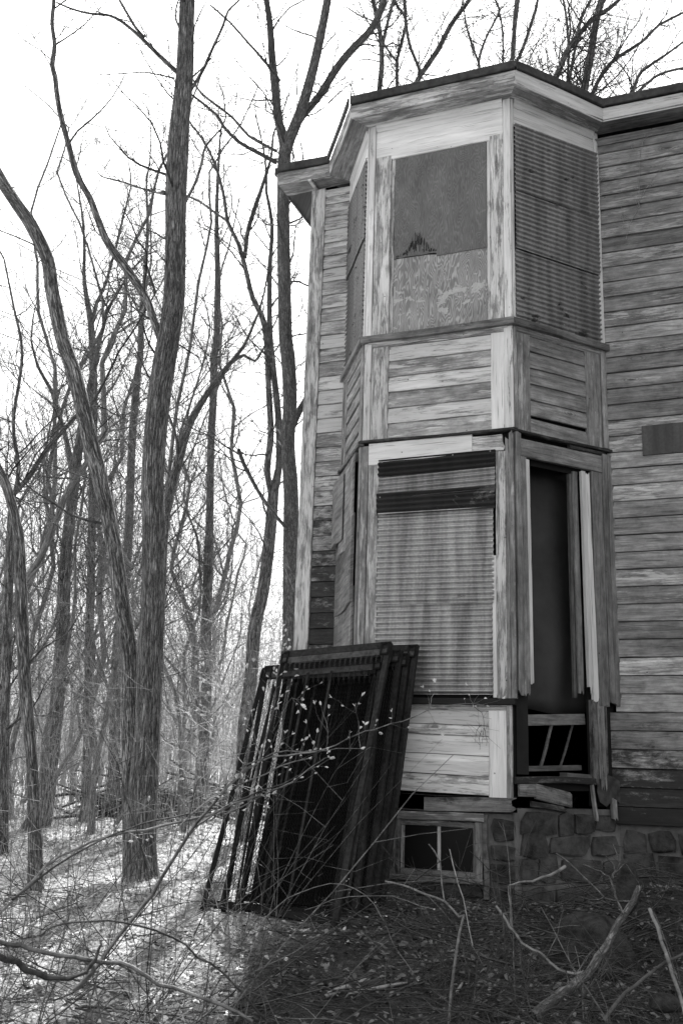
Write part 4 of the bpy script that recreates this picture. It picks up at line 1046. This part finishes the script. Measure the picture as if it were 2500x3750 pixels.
rt("twin thin stems between the diagonal and the broad trunk", 15, [KT([(1018, 420, 16), (1030, 340, 15), (1050, 240, 14), (1080, 90, 14), (1125, 0, 13)]), KT([(1012, 400, 12), (1020, 260, 12), (1010, 100, 12), (995, 0, 11)])], 30)
rt("long limb arching right above the main roof", 14.5, [KT([(1122, 480, 20), (1160, 390, 20), (1205, 320, 19), (1260, 270, 18), (1370, 200, 15), (1450, 120, 13), (1568, 60, 11), (1680, -20, 8)])], 31, 1.5)
rt("low spreading tree at the right edge above the main roof", 13, [KT([(1318, 470, 20), (1340, 400, 18), (1370, 340, 16), (1480, 265, 12), (1568, 200, 10), (1660, 130, 7)]), KT([(1340, 450, 15), (1430, 370, 14), (1500, 340, 12), (1568, 325, 10), (1680, 300, 7)])], 32, 1.6)

# ------------------------------------------------------------------ background woods: individual bare trees, shared meshes
def forest():
    protos = []
    for k in range(6):
        rr = random.Random(100 + k)
        T = Tubes(); G = Grower(200 + k, minr=.0026, k=(5, 4, 3, 3), upl=.22, density=1.0, wig=.13)
        H = rr.uniform(8, 12); r0 = rr.uniform(.03, .065); pts = []; x = y = 0.0
        for i in range(14):
            pts.append(np.array([x, y, -.2 + H * i / 13])); x += rr.gauss(0, .2); y += rr.gauss(0, .2)
        rad = [r0 * (1 - .8 * (i / 13)) * (1.25 if i == 0 else 1) for i in range(14)]
        P, Q = smooth_path(pts, rad, .5); T.add(P, Q, 8, seed=k)
        nb = 30
        for b in range(nb):
            q = .16 + .80 * b / nb + rr.uniform(-.02, .02); i = min(len(P) - 2, int(q * (len(P) - 1)))
            a = rr.uniform(0, 6.28); el = rr.uniform(.3, 1.0)
            G.branch(P[i], (math.cos(a) * math.cos(el), math.sin(a) * math.cos(el), math.sin(el)), rr.uniform(1.2, 3.2) * (1.15 - .5 * q), Q[i] * rr.uniform(.3, .5), 1, 3, fine=9)
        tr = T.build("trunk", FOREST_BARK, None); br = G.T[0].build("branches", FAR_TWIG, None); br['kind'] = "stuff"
        protos.append((tr, br))
    rr = random.Random(77)
    used = [False] * 6; placed = []
    view_l = -0.80; n = 0; tries = 0
    while n < 84 and tries < 4000:
        tries += 1
        if n < 58:      # left of the house, in view
            hd = rr.uniform(22, 60) if n > 24 else rr.uniform(14, 26)
            az = rr.uniform(-43, -14)
        else:           # behind the house
            hd = rr.uniform(16, 40); az = rr.uniform(-16, 12)
        x = CAM[0] + hd * math.sin(R(az)); y = CAM[1] + hd * math.cos(R(az))
        if x > -2.2 and y < 10: continue
        if n < 58 and az > -27 and hd < 26: continue
        if any((x - a) ** 2 + (y - b) ** 2 < 1.2 for a, b in placed): continue
        placed.append((x, y)); k = n % 6
        root = empty("bare_tree", (x, y, gz(x, y)), "slender leafless tree in the woods beyond the house" if n < 58 else "leafless treetop showing above the house roof", "tree",
                     "leafless trees of the woods" if n < 58 else "treetops behind the roof")
        s = rr.uniform(.75, 1.25); root.scale = (s, s, s); root.rotation_euler = (rr.gauss(0, .09), rr.gauss(0, .09), rr.uniform(0, 6.28))
        for src in protos[k]:
            o = src if not used[k] else src.copy()
            if used[k]: COL.objects.link(o)
            o.parent = root; 
        used[k] = True; n += 1
forest()

# ------------------------------------------------------------------ thickets of thin stems (nobody could count them)
def thicket(name, n, hd0, hd1, az0, az1, h0, h1, r0, seed, label, mat, sub=2, excl=True, lean=.35, bias=1.0):
    rr = random.Random(seed); T = Tubes()
    for i in range(n):
        q = rr.random() ** bias
        hd = hd0 + (hd1 - hd0) * q; az = rr.uniform(az0, az1)
        x = CAM[0] + hd * math.sin(R(az)); y = CAM[1] + hd * math.cos(R(az))
        if x > -1.3 and y > -.2: continue
        h = rr.uniform(h0, h1); a = rr.uniform(0, 6.28); l = rr.uniform(.05, lean) * h
        z = gz(x, y); b = rr.uniform(-.2, .4)
        pts = [np.array([x + l * math.cos(a) * t ** 1.6, y + l * math.sin(a) * t ** 1.6, z - .02 + h * (t - b * t * t * .5)]) + np.array([rr.gauss(0, .012), rr.gauss(0, .012), 0]) * h for t in (0, .25, .5, .75, 1)]
        r = r0 * rr.uniform(.5, 1.4) * (.6 + hd / hd1 * .6)
        T.add(pts, [r, r * .85, r * .65, r * .45, r * .25], 3)
        for s in range(sub):
            j = rr.randint(1, 3); f = rr.random(); P = pts[j] * (1 - f) + pts[j + 1] * f
            d = np.array([rr.gauss(0, 1), rr.gauss(0, 1), rr.uniform(-.1, 1.0)]); d = unit(d) * h * rr.uniform(.12, .4)
            T.add([P, P + d * .5 + np.array([0, 0, rr.gauss(0, .03)]) * h, P + d], [r * .5, r * .38, r * .2], 3)
    o = T.build(name, mat, None, smooth=False)
    return setp(o, label, "undergrowth", kind="stuff")
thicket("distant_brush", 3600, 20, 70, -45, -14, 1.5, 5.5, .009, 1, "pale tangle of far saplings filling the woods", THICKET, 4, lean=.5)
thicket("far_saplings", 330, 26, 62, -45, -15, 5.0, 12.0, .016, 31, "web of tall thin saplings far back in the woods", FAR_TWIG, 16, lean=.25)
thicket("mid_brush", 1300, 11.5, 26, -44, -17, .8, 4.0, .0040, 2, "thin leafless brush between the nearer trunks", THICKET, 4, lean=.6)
thicket("near_bramble", 110, 3.6, 8.0, -45, -24, .5, 1.5, .0026, 3, "near thorny stems at the lower left", STEM, 3, lean=.9)

# ------------------------------------------------------------------ leaf litter and dry grass
def litter():
    rr = np.random.RandomState(5)
    def place(n, x0, x1, y0, y1, dens=None):
        x = rr.uniform(x0, x1, n); y = rr.uniform(y0, y1, n); return x, y
    def cull(x, y):
        k = np.ones(len(x), bool)
        k &= ~((x > -.75) & (y > -.02) & (x < 1.2)); k &= ~((x > 1.1) & (y > (x - 1.16) * 1.17 - .03)); k &= ~((x > 1.6) & (y > .62))
        return x[k], y[k]
    # leaves
    xs, ys = [], []
    for n, b in ((14000, (-2.5, 3.2, -4.0, .6)), (10000, (-6, -.8, -3.5, 6)), (5000, (-10, -1, 3, 14))):
        x, y = place(n, *b); x, y = cull(x, y); xs.append(x); ys.append(y)
    x = np.concatenate(xs); y = np.concatenate(ys); n = len(x)
    z = np.array([gz(a, b) for a, b in zip(x, y)]) + rr.uniform(.002, .02, n)
    far = np.clip((np.hypot(x - CAM[0], y - CAM[1])) / 9, .8, 1.6)
    s = rr.uniform(.010, .028, n) * far * np.where((x > -.5) & (y > -3.2), 1.0, 1.0); th = rr.uniform(0, 6.28, n); tx = rr.normal(0, .35, n); ty = rr.normal(0, .35, n)
    loc = np.array([(-1, 0), (-.3, -.55), (.55, -.4), (1.1, 0), (.5, .45), (-.35, .5)]); V = np.zeros((n, 6, 3))
    for k, (a, b) in enumerate(loc):
        lx = s * a * (1 + rr.uniform(-.2, .2, n)); ly = s * b; V[:, k, 0] = x + lx * np.cos(th) - ly * np.sin(th); V[:, k, 1] = y + lx * np.sin(th) + ly * np.cos(th)
        V[:, k, 2] = z + lx * tx + ly * ty + s * .35 * (abs(b) * 2) * rr.uniform(-.2, 1, n)
    i = np.arange(n)[:, None] * 6
    F = np.concatenate([i + np.array([[0, 1, 4, 5]]), i + np.array([[1, 2, 3, 4]])])
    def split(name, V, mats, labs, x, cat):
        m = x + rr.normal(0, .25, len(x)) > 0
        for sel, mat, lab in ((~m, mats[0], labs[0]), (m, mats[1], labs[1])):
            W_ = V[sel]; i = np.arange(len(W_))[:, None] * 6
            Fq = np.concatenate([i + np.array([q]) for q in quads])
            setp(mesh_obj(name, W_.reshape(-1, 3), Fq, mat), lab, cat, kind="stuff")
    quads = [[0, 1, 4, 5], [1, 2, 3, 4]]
    split("leaf_litter", V, (LEAF, LEAF_SHADE_PAINT), ("dead leaves strewn over the clearing", "leaves strewn beside the house, shade painted into their colour"), x, "leaf litter")
    # grass stalks and straw
    xs, ys = [], []
    for n, b in ((17000, (-2.0, 3.2, -4.2, .5)), (18000, (-5.5, -.8, -3.5, 4)), (5000, (-10, -1.5, 3, 12))):
        x, y = place(n, *b); x, y = cull(x, y); xs.append(x); ys.append(y)
    x = np.concatenate(xs); y = np.concatenate(ys); n = len(x)
    z = np.array([gz(a, b) for a, b in zip(x, y)])
    L = rr.uniform(.03, .16, n); th = rr.uniform(0, 6.28, n); el = np.abs(rr.normal(0, .35, n)); w = rr.uniform(.0008, .002, n) * np.clip(np.hypot(x - CAM[0], y - CAM[1]) / 7, .8, 1.8)
    dx, dy, dz = np.cos(th) * np.cos(el), np.sin(th) * np.cos(el), np.sin(el); px, py = -np.sin(th), np.cos(th)
    V = np.zeros((n, 6, 3)); bend = rr.uniform(-.02, .03, n)
    for k, (t, sd_) in enumerate(((0, -1), (0, 1), (.5, 1), (.5, -1), (1, .3), (1, -.3))):
        V[:, k, 0] = x + dx * L * t + px * w * sd_ + px * bend * t * t; V[:, k, 1] = y + dy * L * t + py * w * sd_ + py * bend * t * t
        V[:, k, 2] = z + .006 + dz * L * t - .25 * L * el * t * t + sd_ * w * .5
    i = np.arange(n)[:, None] * 6
    F = np.concatenate([i + np.array([[0, 1, 2, 3]]), i + np.array([[3, 2, 4, 5]])])
    quads = [[0, 1, 2, 3], [3, 2, 4, 5]]
    split("dry_grass", V, (STRAW, STRAW_SHADE_PAINT), ("dry straw matted over the clearing", "stalks and straw beside the house, shade painted into their colour"), x, "dry grass")
litter()

# ------------------------------------------------------------------ shrubs with young leaves and fallen branches
def leaf_cluster(V, F, P, d, size, rr):
    for k in range(rr.randint(2, 4)):
        a = unit(np.cross(d, [rr.gauss(0, 1) for _ in range(3)])); th = rr.uniform(.15, .6)
        e = unit(d * math.cos(th) + a * math.sin(th)); s = unit(np.cross(e, a)); L = size * rr.uniform(.7, 1.2); w = L * .22
        nn = np.cross(e, s); b = len(V)
        V += [P, P + e * L * .4 + s * w + nn * w * .4, P + e * L * .8 + s * w * .7 + nn * w * .2, P + e * L, P + e * L * .8 - s * w * .7 + nn * w * .2, P + e * L * .4 - s * w + nn * w * .4, P + e * L * .5]
        F += [(b, b + 1, b + 6), (b + 1, b + 2, b + 6), (b + 2, b + 3, b + 6), (b + 3, b + 4, b + 6), (b + 4, b + 5, b + 6), (b + 5, b, b + 6)]
def shrub(label, stems, seed, group=None, buds=True, mat=STEM, side=5, name="budding_shrub", cat="shrub", size=.034, slen=.35):
    """stems: list of [(u, v, hd, width_px)...] in photograph pixels"""
    rr = random.Random(seed); T = Tubes(); V = []; F = []; root = None
    for st in stems:
        pts = []; rad = []
        for (u, v, hd, w) in st:
            P, t = at(u, v, hd); pts.append(P); rad.append(w * 1.5944 / FPX * t / 2)
        if root is None: root = empty(name, (pts[0][0], pts[0][1], pts[0][2]), label, cat, group)
        P, Q = smooth_path(pts, rad, .06)
        P = P + np.array([[rr.gauss(0, .0025) for _ in range(3)] for _ in P])
        T.add(P, Q, 6 if Q.max() > .006 else 4)
        L = np.linalg.norm(np.diff(P, axis=0), axis=1).sum()
        for b in range(int(L * side)):
            i = rr.randint(int(len(P) * .25), len(P) - 2); d = unit(P[i + 1] - P[i])
            a = unit(np.cross(d, [rr.gauss(0, 1), rr.gauss(0, 1), rr.gauss(0, 1)])); e = unit(d * .6 + a * .8 + np.array([0, 0, .35]))
            l = rr.uniform(.25, 1) * slen; q = [P[i]]
            for _ in range(4): e = unit(e + np.array([rr.gauss(0, .18) for _ in range(3)])); q.append(q[-1] + e * l / 4)
            r = max(.0011, Q[i] * .4); T.add(q, [r, r * .85, r * .7, r * .55, r * .4], 3)
            if buds:
                leaf_cluster(V, F, q[-1], e, size * rr.uniform(.6, 1), rr)
                if rr.random() < .6: leaf_cluster(V, F, q[2], unit(e + a), size * .6, rr)
        if buds: leaf_cluster(V, F, P[-1], unit(P[-1] - P[-3]), size, rr)
    T.build("stem", mat, root)
    if V: setp(mesh_obj("young_leaves", V, F, BUD, root), kind="stuff")
    return root
G4 = lambda L, hd, w0, w1: [(439.3 + u * .48, 1411.3 + v * .48, hd[0] + (hd[1] - hd[0]) * i / (len(L) - 1), w0 + (w1 - w0) * i / (len(L) - 1)) for i, (u, v) in enumerate(L)]
G6 = lambda L, hd, w0, w1: [(u * .5184, 1568 + v * .5184, hd[0] + (hd[1] - hd[0]) * i / (len(L) - 1), w0 + (w1 - w0) * i / (len(L) - 1)) for i, (u, v) in enumerate(L)]
shrub("long pale budding branch reaching across the bed frames towards the pale lower panel", [
    [(-20, 2120, 3.9, 7), (60, 2040, 4.0, 6.5), (180, 1945, 4.2, 6)] + G4([(80, 960), (200, 905), (330, 870)], (4.3, 4.5), 6, 5),
    G4([(-60, 1010), (60, 905), (150, 850), (290, 790), (420, 725), (560, 690)], (4.2, 4.7), 5, 3),
    G4([(160, 960), (330, 870), (480, 800), (560, 740), (620, 700), (650, 680)], (4.5, 4.8), 4, 2),
    G4([(230, 740), (330, 690), (460, 655), (600, 655), (700, 640), (810, 640)], (4.4, 5.0), 4, 1.6),
    G4([(150, 850), (330, 700), (520, 665), (640, 650), (740, 595), (830, 560), (900, 540), (1010, 510), (1130, 460), (1260, 432), (1350, 428), (1410, 435)], (4.4, 5.4), 4.5, 1.6),
    G4([(1130, 460), (1145, 420), (1155, 370), (1165, 325)], (5.1, 5.2), 2, 1),
    G4([(640, 650), (655, 560), (640, 500), (620, 440)], (4.8, 4.9), 1.6, .8), G4([(810, 640), (800, 520), (780, 440)], (5, 5), 1.6, .8),
], 51, side=11, size=.026, slen=.16)
shrub("upright budding shoots standing before the left rails of the bed frames", [
    G4([(300, 800), (340, 640), (390, 480), (410, 300), (430, 190), (440, 60)], (4.9, 5.1), 4, 1.5),
    G4([(390, 560), (450, 450), (480, 400), (520, 430)], (5, 5), 2.5, 1), G4([(330, 690), (300, 560), (280, 430), (270, 270)], (5, 5.1), 2.5, 1),
    G4([(420, 640), (440, 560), (420, 460)], (5, 5), 2, 1), G4([(250, 720), (170, 620), (110, 520), (60, 330)], (4.9, 5.2), 2.5, 1)], 52, side=22, size=.030, slen=.15)
shrub("thick dark diagonal stem rising from the lower left towards the bed frames", [
    G6([(400, 1290), (480, 1190), (580, 1060), (680, 930), (780, 760), (880, 620), (960, 520), (1040, 430), (1110, 370)], (3.7, 4.6), 10, 5),
    G6([(780, 760), (850, 650), (980, 560), (1100, 500), (1250, 450), (1340, 400), (1460, 340)], (4.2, 4.8), 6, 2),
    G6([(60, 960), (180, 860), (320, 770), (440, 700), (560, 650), (690, 610), (830, 580), (930, 572)], (3.8, 4.6), 7, 3)], 53, side=2.5, size=.026, mat=TWIG)
shrub("arching bramble cane curving down to the right across the sunlit ground", [
    G6([(180, 1120), (240, 1075), (340, 1055), (480, 1062), (620, 1078), (760, 1130), (880, 1210), (990, 1290), (1080, 1390), (1180, 1500)], (3.4, 3.7), 5, 5)], 54, buds=False, side=3, slen=.12, name="bramble_cane", cat="bramble", mat=TWIG)
shrub("low pale branch lying across the lower left corner", [
    G6([(-20, 1150), (90, 1160), (200, 1195), (330, 1215), (470, 1235), (590, 1262), (700, 1330), (840, 1380), (980, 1430), (1120, 1500)], (3.3, 3.5), 11, 7),
    G6([(330, 1215), (420, 1260), (380, 1320), (330, 1360)], (3.4, 3.4), 9, 14)], 55, buds=False, side=2, name="fallen_branch", cat="branch", mat=STEM)
shrub("broken dark branch with a hooked stub in the lower left foreground", [
    G6([(-20, 1200), (80, 1235), (160, 1290), (250, 1310), (350, 1300), (400, 1260), (440, 1190), (450, 1140)], (3.2, 3.4), 16, 6)], 56, buds=False, side=1.5, name="fallen_branch", cat="branch", mat=TWIG)
KH = lambda L, hd, w0, w1: [((1900 + u / 2.6133) * .6272, (3000 + v / 2.6133) * .6272, hd[0] + (hd[1] - hd[0]) * i / (len(L) - 1), w0 + (w1 - w0) * i / (len(L) - 1)) for i, (u, v) in enumerate(L)]
shrub("thick mottled branch rising steeply to the right in front of the foundation", [
    KH([(120, 1900), (280, 1760), (420, 1660), (520, 1590), (640, 1490), (760, 1330), (850, 1190), (900, 1080), (1010, 910), (1080, 790), (1140, 650)], (4.15, 4.9), 26, 13),
    KH([(1000, 900), (940, 780), (900, 680), (870, 570), (820, 530), (720, 480), (610, 435)], (4.7, 5.0), 6, 3),
    KH([(1075, 785), (960, 790), (820, 750), (720, 660), (600, 530), (500, 440), (360, 335)], (4.8, 5.3), 5, 4),
    KH([(820, 750), (690, 775), (565, 735)], (4.9, 5), 4, 2), KH([(885, 560), (940, 490), (955, 370), (890, 240)], (4.95, 5.1), 5, 3), KH([(920, 500), (860, 380), (785, 340)], (5, 5), 4, 2), KH([(930, 520), (980, 450), (1025, 405)], (5, 5), 3, 2)],
    57, buds=False, side=1.2, slen=.2, name="fallen_branch", cat="branch", mat=SMOOTH_BARK)
shrub("straight pale stick leaning down to the right at the right edge", [KH([(1250, 850), (1330, 1050), (1400, 1270), (1470, 1500), (1568, 1800), (1620, 1950)], (4.5, 4.0), 8, 9)], 58, buds=False, side=.5, name="leaning_stick", cat="stick", mat=STEM)
shrub("long dark stick slanting from the right edge down to the bottom", [KH([(1640, 1250), (1400, 1370), (1250, 1470), (1100, 1590), (950, 1740), (800, 1940)], (4.4, 3.9), 7, 9)], 59, buds=False, side=1, name="leaning_stick", cat="stick", mat=TWIG)
shrub("crooked lichen-covered branch left of the mossy boulder", [
    KH([(-220, 830), (-120, 990), (-60, 1080), (10, 1150), (60, 1220), (200, 1290), (290, 1370), (380, 1440), (530, 1480), (640, 1450)], (4.9, 4.5), 6, 8),
    KH([(-60, 1080), (-80, 950), (-90, 820), (-100, 640)], (4.9, 5.0), 5, 3), KH([(-100, 640), (0, 600), (120, 590), (300, 530), (440, 460)], (5.0, 5.4), 3, 8)], 60, buds=False, side=2, name="fallen_branch", cat="branch", mat=STEM)
KI = lambda L, hd, w0, w1: [((1300 + u / 1.3067) * .6272, (2500 + v / 1.3067) * .6272, hd[0] + (hd[1] - hd[0]) * i / (len(L) - 1), w0 + (w1 - w0) * i / (len(L) - 1)) for i, (u, v) in enumerate(L)]
shrub("forked bare stem standing in front of the basement window", [
    KI([(450, 1640), (460, 1480), (480, 1290), (515, 1130), (500, 1120), (430, 1050), (330, 1010), (230, 970), (145, 950)], (4.5, 5.2), 7, 4),
    KI([(425, 1050), (415, 960), (405, 860), (350, 775)], (4.9, 5.1), 4, 3)], 61, buds=False, side=1.5, slen=.18, name="bare_shrub", cat="shrub", mat=STEM)
shrub("thin pale twig rising before the right pane of the basement window", [KI([(560, 1260), (530, 1100), (490, 960), (450, 800)], (4.9, 5.2), 3, 2.5)], 62, buds=False, side=1, slen=.15, name="bare_shrub", cat="shrub", mat=PALE)
shrub("arched cane with small buds in front of the bed frame feet", [
    [(560, 2230, 4.6, 3), (610, 2110, 4.9, 3), (690, 2050, 5.0, 2.6), (790, 2030, 5.0, 2.4), (860, 2080, 4.9, 2.2), (910, 2180, 4.7, 2), (960, 2250, 4.5, 1.6)],
    [(700, 2090, 4.9, 2), (800, 2060, 5.0, 2), (900, 2060, 5.0, 1.8), (990, 2090, 4.9, 1.5)]], 63, buds=True, side=3, slen=.05, size=.012, name="bramble_cane", cat="bramble")
# random small stems of the foreground tangle, each one a plant
def tangle():
    rr = random.Random(91)
    for k in range(66):
        left = k < 30
        u = rr.uniform(-40, 420) if left else rr.uniform(760, 1580)
        hd = rr.uniform(3.3, 5.2) if left else rr.uniform(3.9, 5.3)
        g = at(u, 1500, hd)[0]; x, y = g[0], g[1]; z = gz(x, y)
        n = rr.randint(1, 3); T = Tubes(); V = []; F = []
        if left: lab, grp = "thin leafless stem in the lower left tangle", "thin stems of the lower left tangle"
        else: lab, grp = "dry twiggy stem in the shade before the house", "dry stems in the shade before the house"
        root = empty("bare_shrub", (x, y, z), lab, "shrub", grp)
        for _ in range(n):
            L = rr.uniform(.5, 1.7) if left else rr.uniform(.25, .9); a = rr.uniform(0, 6.28); el = rr.uniform(.3, 1.3)
            d = np.array([math.cos(a) * math.cos(el), math.sin(a) * math.cos(el), math.sin(el)]); P = np.array([x, y, z - .02]); q = [P]
            for i in range(8):
                d = unit(d + np.array([rr.gauss(0, .10), rr.gauss(0, .10), rr.gauss(-.03, .08)])); q.append(q[-1] + d * L / 8)
            r = rr.uniform(.0013, .0038); T.add(q, np.linspace(r, r * .3, 9), 5)
            for j in range(rr.randint(3, 7)):
                i = rr.randint(2, 7); e = unit(d * .5 + np.array([rr.gauss(0, 1), rr.gauss(0, 1), rr.gauss(.2, .7)])); l = L * rr.uniform(.08, .3)
                T.add([q[i], q[i] + e * l * .5 + np.array([0, 0, .01]), q[i] + e * l + np.array([rr.gauss(0, .02), 0, .01])], [r * .45, r * .35, r * .2], 3)
        T.build("stem", rr.choice([STEM, TWIG, TWIG]), root)
tangle()

# ------------------------------------------------------------------ rocks and small wood on the ground
def rock(name, c, sz, seed, label, cat, mat=ROCK, rz=0, rough=.18, sub=4):
    import bmesh
    bm = bmesh.new(); bmesh.ops.create_icosphere(bm, subdivisions=sub, radius=1.0)
    for v in bm.verts:
        p = v.co.copy(); q = 1 + rough * mnoise.noise((p.x * 1.3 + seed, p.y * 1.3, p.z * 1.3)) * 2 + rough * .35 * mnoise.noise((p.x * 4 + seed, p.y * 4, p.z * 4)) + rough * .30 * mnoise.noise((p.x * 11 + seed, p.y * 11, p.z * 11)) + rough * .15 * mnoise.noise((p.x * 27 + seed, p.y * 27, p.z * 27))
        p *= q; v.co = Vector((p.x * sz[0], p.y * sz[1], p.z * sz[2]))
    me = bpy.data.meshes.new(name); bm.to_mesh(me); bm.free(); me.materials.append(mat)
    for p in me.polygons: p.use_smooth = True
    o = bpy.data.objects.new(name, me); COL.objects.link(o); o.location = c; o.rotation_euler = (0, 0, rz)
    return setp(o, label, cat)
P, _ = at(1350, 2150, 5.6)
rock("boulder", (P[0], P[1], gz(P[0], P[1]) + .03), (.19, .26, .22), 2.2, "big rounded mossy boulder in front of the stone foundation", "boulder", rz=.3, rough=.14, sub=5)
for (u, v, hd, sz, sd_, lab) in [(1440, 2020, 5.3, (.05, .03, .13), 5, "upright pointed slab of stone right of the mossy boulder"),
                               (1530, 2300, 4.4, (.07, .05, .035), 6, "dark flat rock at the lower right corner"),
]:
    P, _ = at(u, v, hd); rock("stone_slab", (P[0], P[1], max(gz(P[0], P[1]) + sz[2] * .5, P[2] - sz[2] * .2)), sz, sd_, lab, "stone", rough=.16, sub=3)
def stick(u, v, u2, v2, r, label, mat=PALE, hd=None):
    def g(u, v):
        lo, hi = 2.0, 30.0
        for _ in range(40):
            m = (lo + hi) / 2; P = at(u, v, m)[0]
            if P[2] > gz(P[0], P[1]): lo = m
            else: hi = m
        return P
    a, b = g(u, v), g(u2, v2); rr = random.Random(int(u))
    root_pts = [a + (b - a) * t + np.array([0, 0, r * 1.1 + .004 * rr.random()]) for t in np.linspace(0, 1, 7)]
    T = Tubes(); T.add(root_pts, [r * .6, r, r * 1.1, r, r * .95, r * .8, r * .4], 7)
    o = T.build("wood_chip", mat, None); setp(o, label, "stick")
stick(745, 2298, 800, 2272, .013, "pale split piece of wood on the shaded ground, left end")
stick(800, 2290, 935, 2262, .009, "long thin pale stick lying right of the split piece")
stick(1045, 2290, 1062, 2262, .008, "short light stick standing out in the shaded litter")
stick(60, 1840, 130, 1832, .03, "grey log on the bright ground behind the left trunks", TWIG)
stick(215, 1865, 262, 1855, .025, "short log at the foot of the dark trunk", STEM)
# brush pile between the trunks
def brush_pile():
    rr = random.Random(8); T = Tubes(); c = at(385, 1800, 19)[0]; z = gz(c[0], c[1])
    for k in range(150):
        a = rr.uniform(0, 6.28); L = rr.uniform(.8, 2.6); p = np.array([c[0] + rr.gauss(0, .9), c[1] + rr.gauss(0, .6), z + abs(rr.gauss(0, .25))])
        d = np.array([math.cos(a), math.sin(a) * .6, rr.gauss(.1, .25)]); T.add([p - d * L / 2, p + np.array([0, 0, rr.uniform(0, .15)]), p + d * L / 2], [.02, .025, .012], 4)
    setp(T.build("brush_pile", TWIG), "dark heap of dead branches between the trunks", "brush pile", kind="stuff")
brush_pile()


# ------------------------------------------------------------------ twigs lying about
def fallen_twigs(name, n, boxes, seed, mat, label, lift=.10):
    rr = random.Random(seed); T = Tubes()
    for k in range(n):
        b = boxes[k % len(boxes)]; x, y = rr.uniform(b[0], b[1]), rr.uniform(b[2], b[3])
        L = rr.uniform(.12, .9) * rr.uniform(.5, 1); a = rr.uniform(0, 6.28); el = rr.gauss(.05, .16)
        d = np.array([math.cos(a) * math.cos(el), math.sin(a) * math.cos(el), math.sin(el)])
        x1, y1 = x + d[0] * L, y + d[1] * L
        if any(py > -.06 and px > -.6 or (px > 1.1 and py > (px - 1.16) * 1.17 - .08) for px, py in ((x, y), (x1, y1))): continue
        p = np.array([x, y, gz(x, y) + .004 + abs(rr.gauss(0, lift * .5))]); q = [p]
        for i in range(5):
            d = unit(d + np.array([rr.gauss(0, .13), rr.gauss(0, .13), rr.gauss(0, .07)])); q.append(q[-1] + d * L / 5)
        q = [np.array([c[0], c[1], max(c[2], gz(c[0], c[1]) + .003)]) for c in q]
        r = rr.uniform(.0012, .0048) * (.5 + L); T.add(q, np.linspace(r, r * .4, 6), 4)
        if L > .3:
            for j in (2, 3, 4):
                e = unit(d + np.array([rr.gauss(0, .8), rr.gauss(0, .8), rr.gauss(.2, .3)])); l = L * rr.uniform(.15, .35)
                T.add([q[j], q[j] + e * l * .5, q[j] + e * l + np.array([0, 0, .01])], [r * .5, r * .4, r * .2], 3)
    setp(T.build(name, mat), label, "twigs", kind="stuff")
fallen_twigs("fallen_twigs", 560, [(-2.2, .9, -4.0, -1.6), (-3.5, -.6, -2.8, .6), (-1.2, .8, -4.2, -2.6)], 5, TWIG, "dark dead twigs strewn over the clearing")
fallen_twigs("fallen_twigs", 700, [(.2, 2.9, -3.0, -.1), (1.2, 2.9, -3.2, .2)], 6, TWIG, "dead twigs strewn over the shaded ground by the house", .14)

# ------------------------------------------------------------------ dead vines clinging to the boards
def vine(label, f, runs, off=.026, seed=1, r=.0022, mat=PALE):
    rr = random.Random(seed); O, A, Nn, _ = FR[f]; T = Tubes()
    root = empty("dead_vine", O + A * runs[0][0][0] + np.array([0, 0, runs[0][0][1]]) + Nn * off, label, "vine")
    for run in runs:
        pts = [O + A * s + np.array([0, 0, z]) + Nn * (off + rr.uniform(0, .006)) for s, z in run]
        P, Q = smooth_path(pts, list(np.linspace(r, r * .5, len(pts))), .03)
        P = P + np.array([[rr.gauss(0, .003), 0, rr.gauss(0, .002)] for _ in P]); T.add(P, Q, 4)
        for k in range(len(run)):
            i = rr.randint(1, len(P) - 2); e = A * rr.gauss(0, 1) + np.array([0, 0, rr.gauss(0, .7)]); e = unit(e) * rr.uniform(.04, .14)
            T.add([P[i], P[i] + e * .5 + Nn * .003, P[i] + e], [r * .5, r * .4, r * .3], 3)
    T.build("stem", mat, root)
def onW(u, v):
    d = RIGHT * ((u - 1250) / FPX) - UP * ((v - 1875) / FPX) + FWD
    t = (D - .03 - CAM[1]) / d[1]; P = CAM + d * t; return (P[0], P[2])
cv = lambda L: [onW(2100 + u / 3.36, 250 + v / 3.36) for u, v in L]
vine("dry vine clinging to the upper boards of the right wall", 'W', [
    cv([(640, 2100), (690, 1900), (770, 1760), (810, 1620), (900, 1450), (1000, 1330), (1120, 1180), (1290, 1040)]), cv([(800, 1720), (800, 1500), (800, 1300), (815, 1100), (830, 960), (880, 860), (960, 820)]),
    cv([(605, 1950), (600, 1830), (570, 1700)]), cv([(290, 1480), (330, 1380), (360, 1340)]), cv([(815, 1010), (735, 1000), (700, 920)])], seed=4)
vine("withered tendrils hanging on the pale panel below the lower bay window", 'C', [
    [(.86, 1.26), (.93, 1.20), (.95, 1.13), (.94, 1.06), (.93, .99)], [(.93, 1.12), (.90, 1.08), (.89, 1.0)], [(.945, 1.10), (.965, 1.05), (.97, .98)], [(.93, 1.08), (.915, 1.02), (.92, .95)]], off=.06, seed=5, r=.0020, mat=TWIG)
fallen_twigs("fallen_twigs", 420, [(.3, 2.9, -2.8, -.1), (1.2, 2.8, -3.0, .2)], 16, TWIG, "finer dead twigs heaped in the shade by the wall", .22)
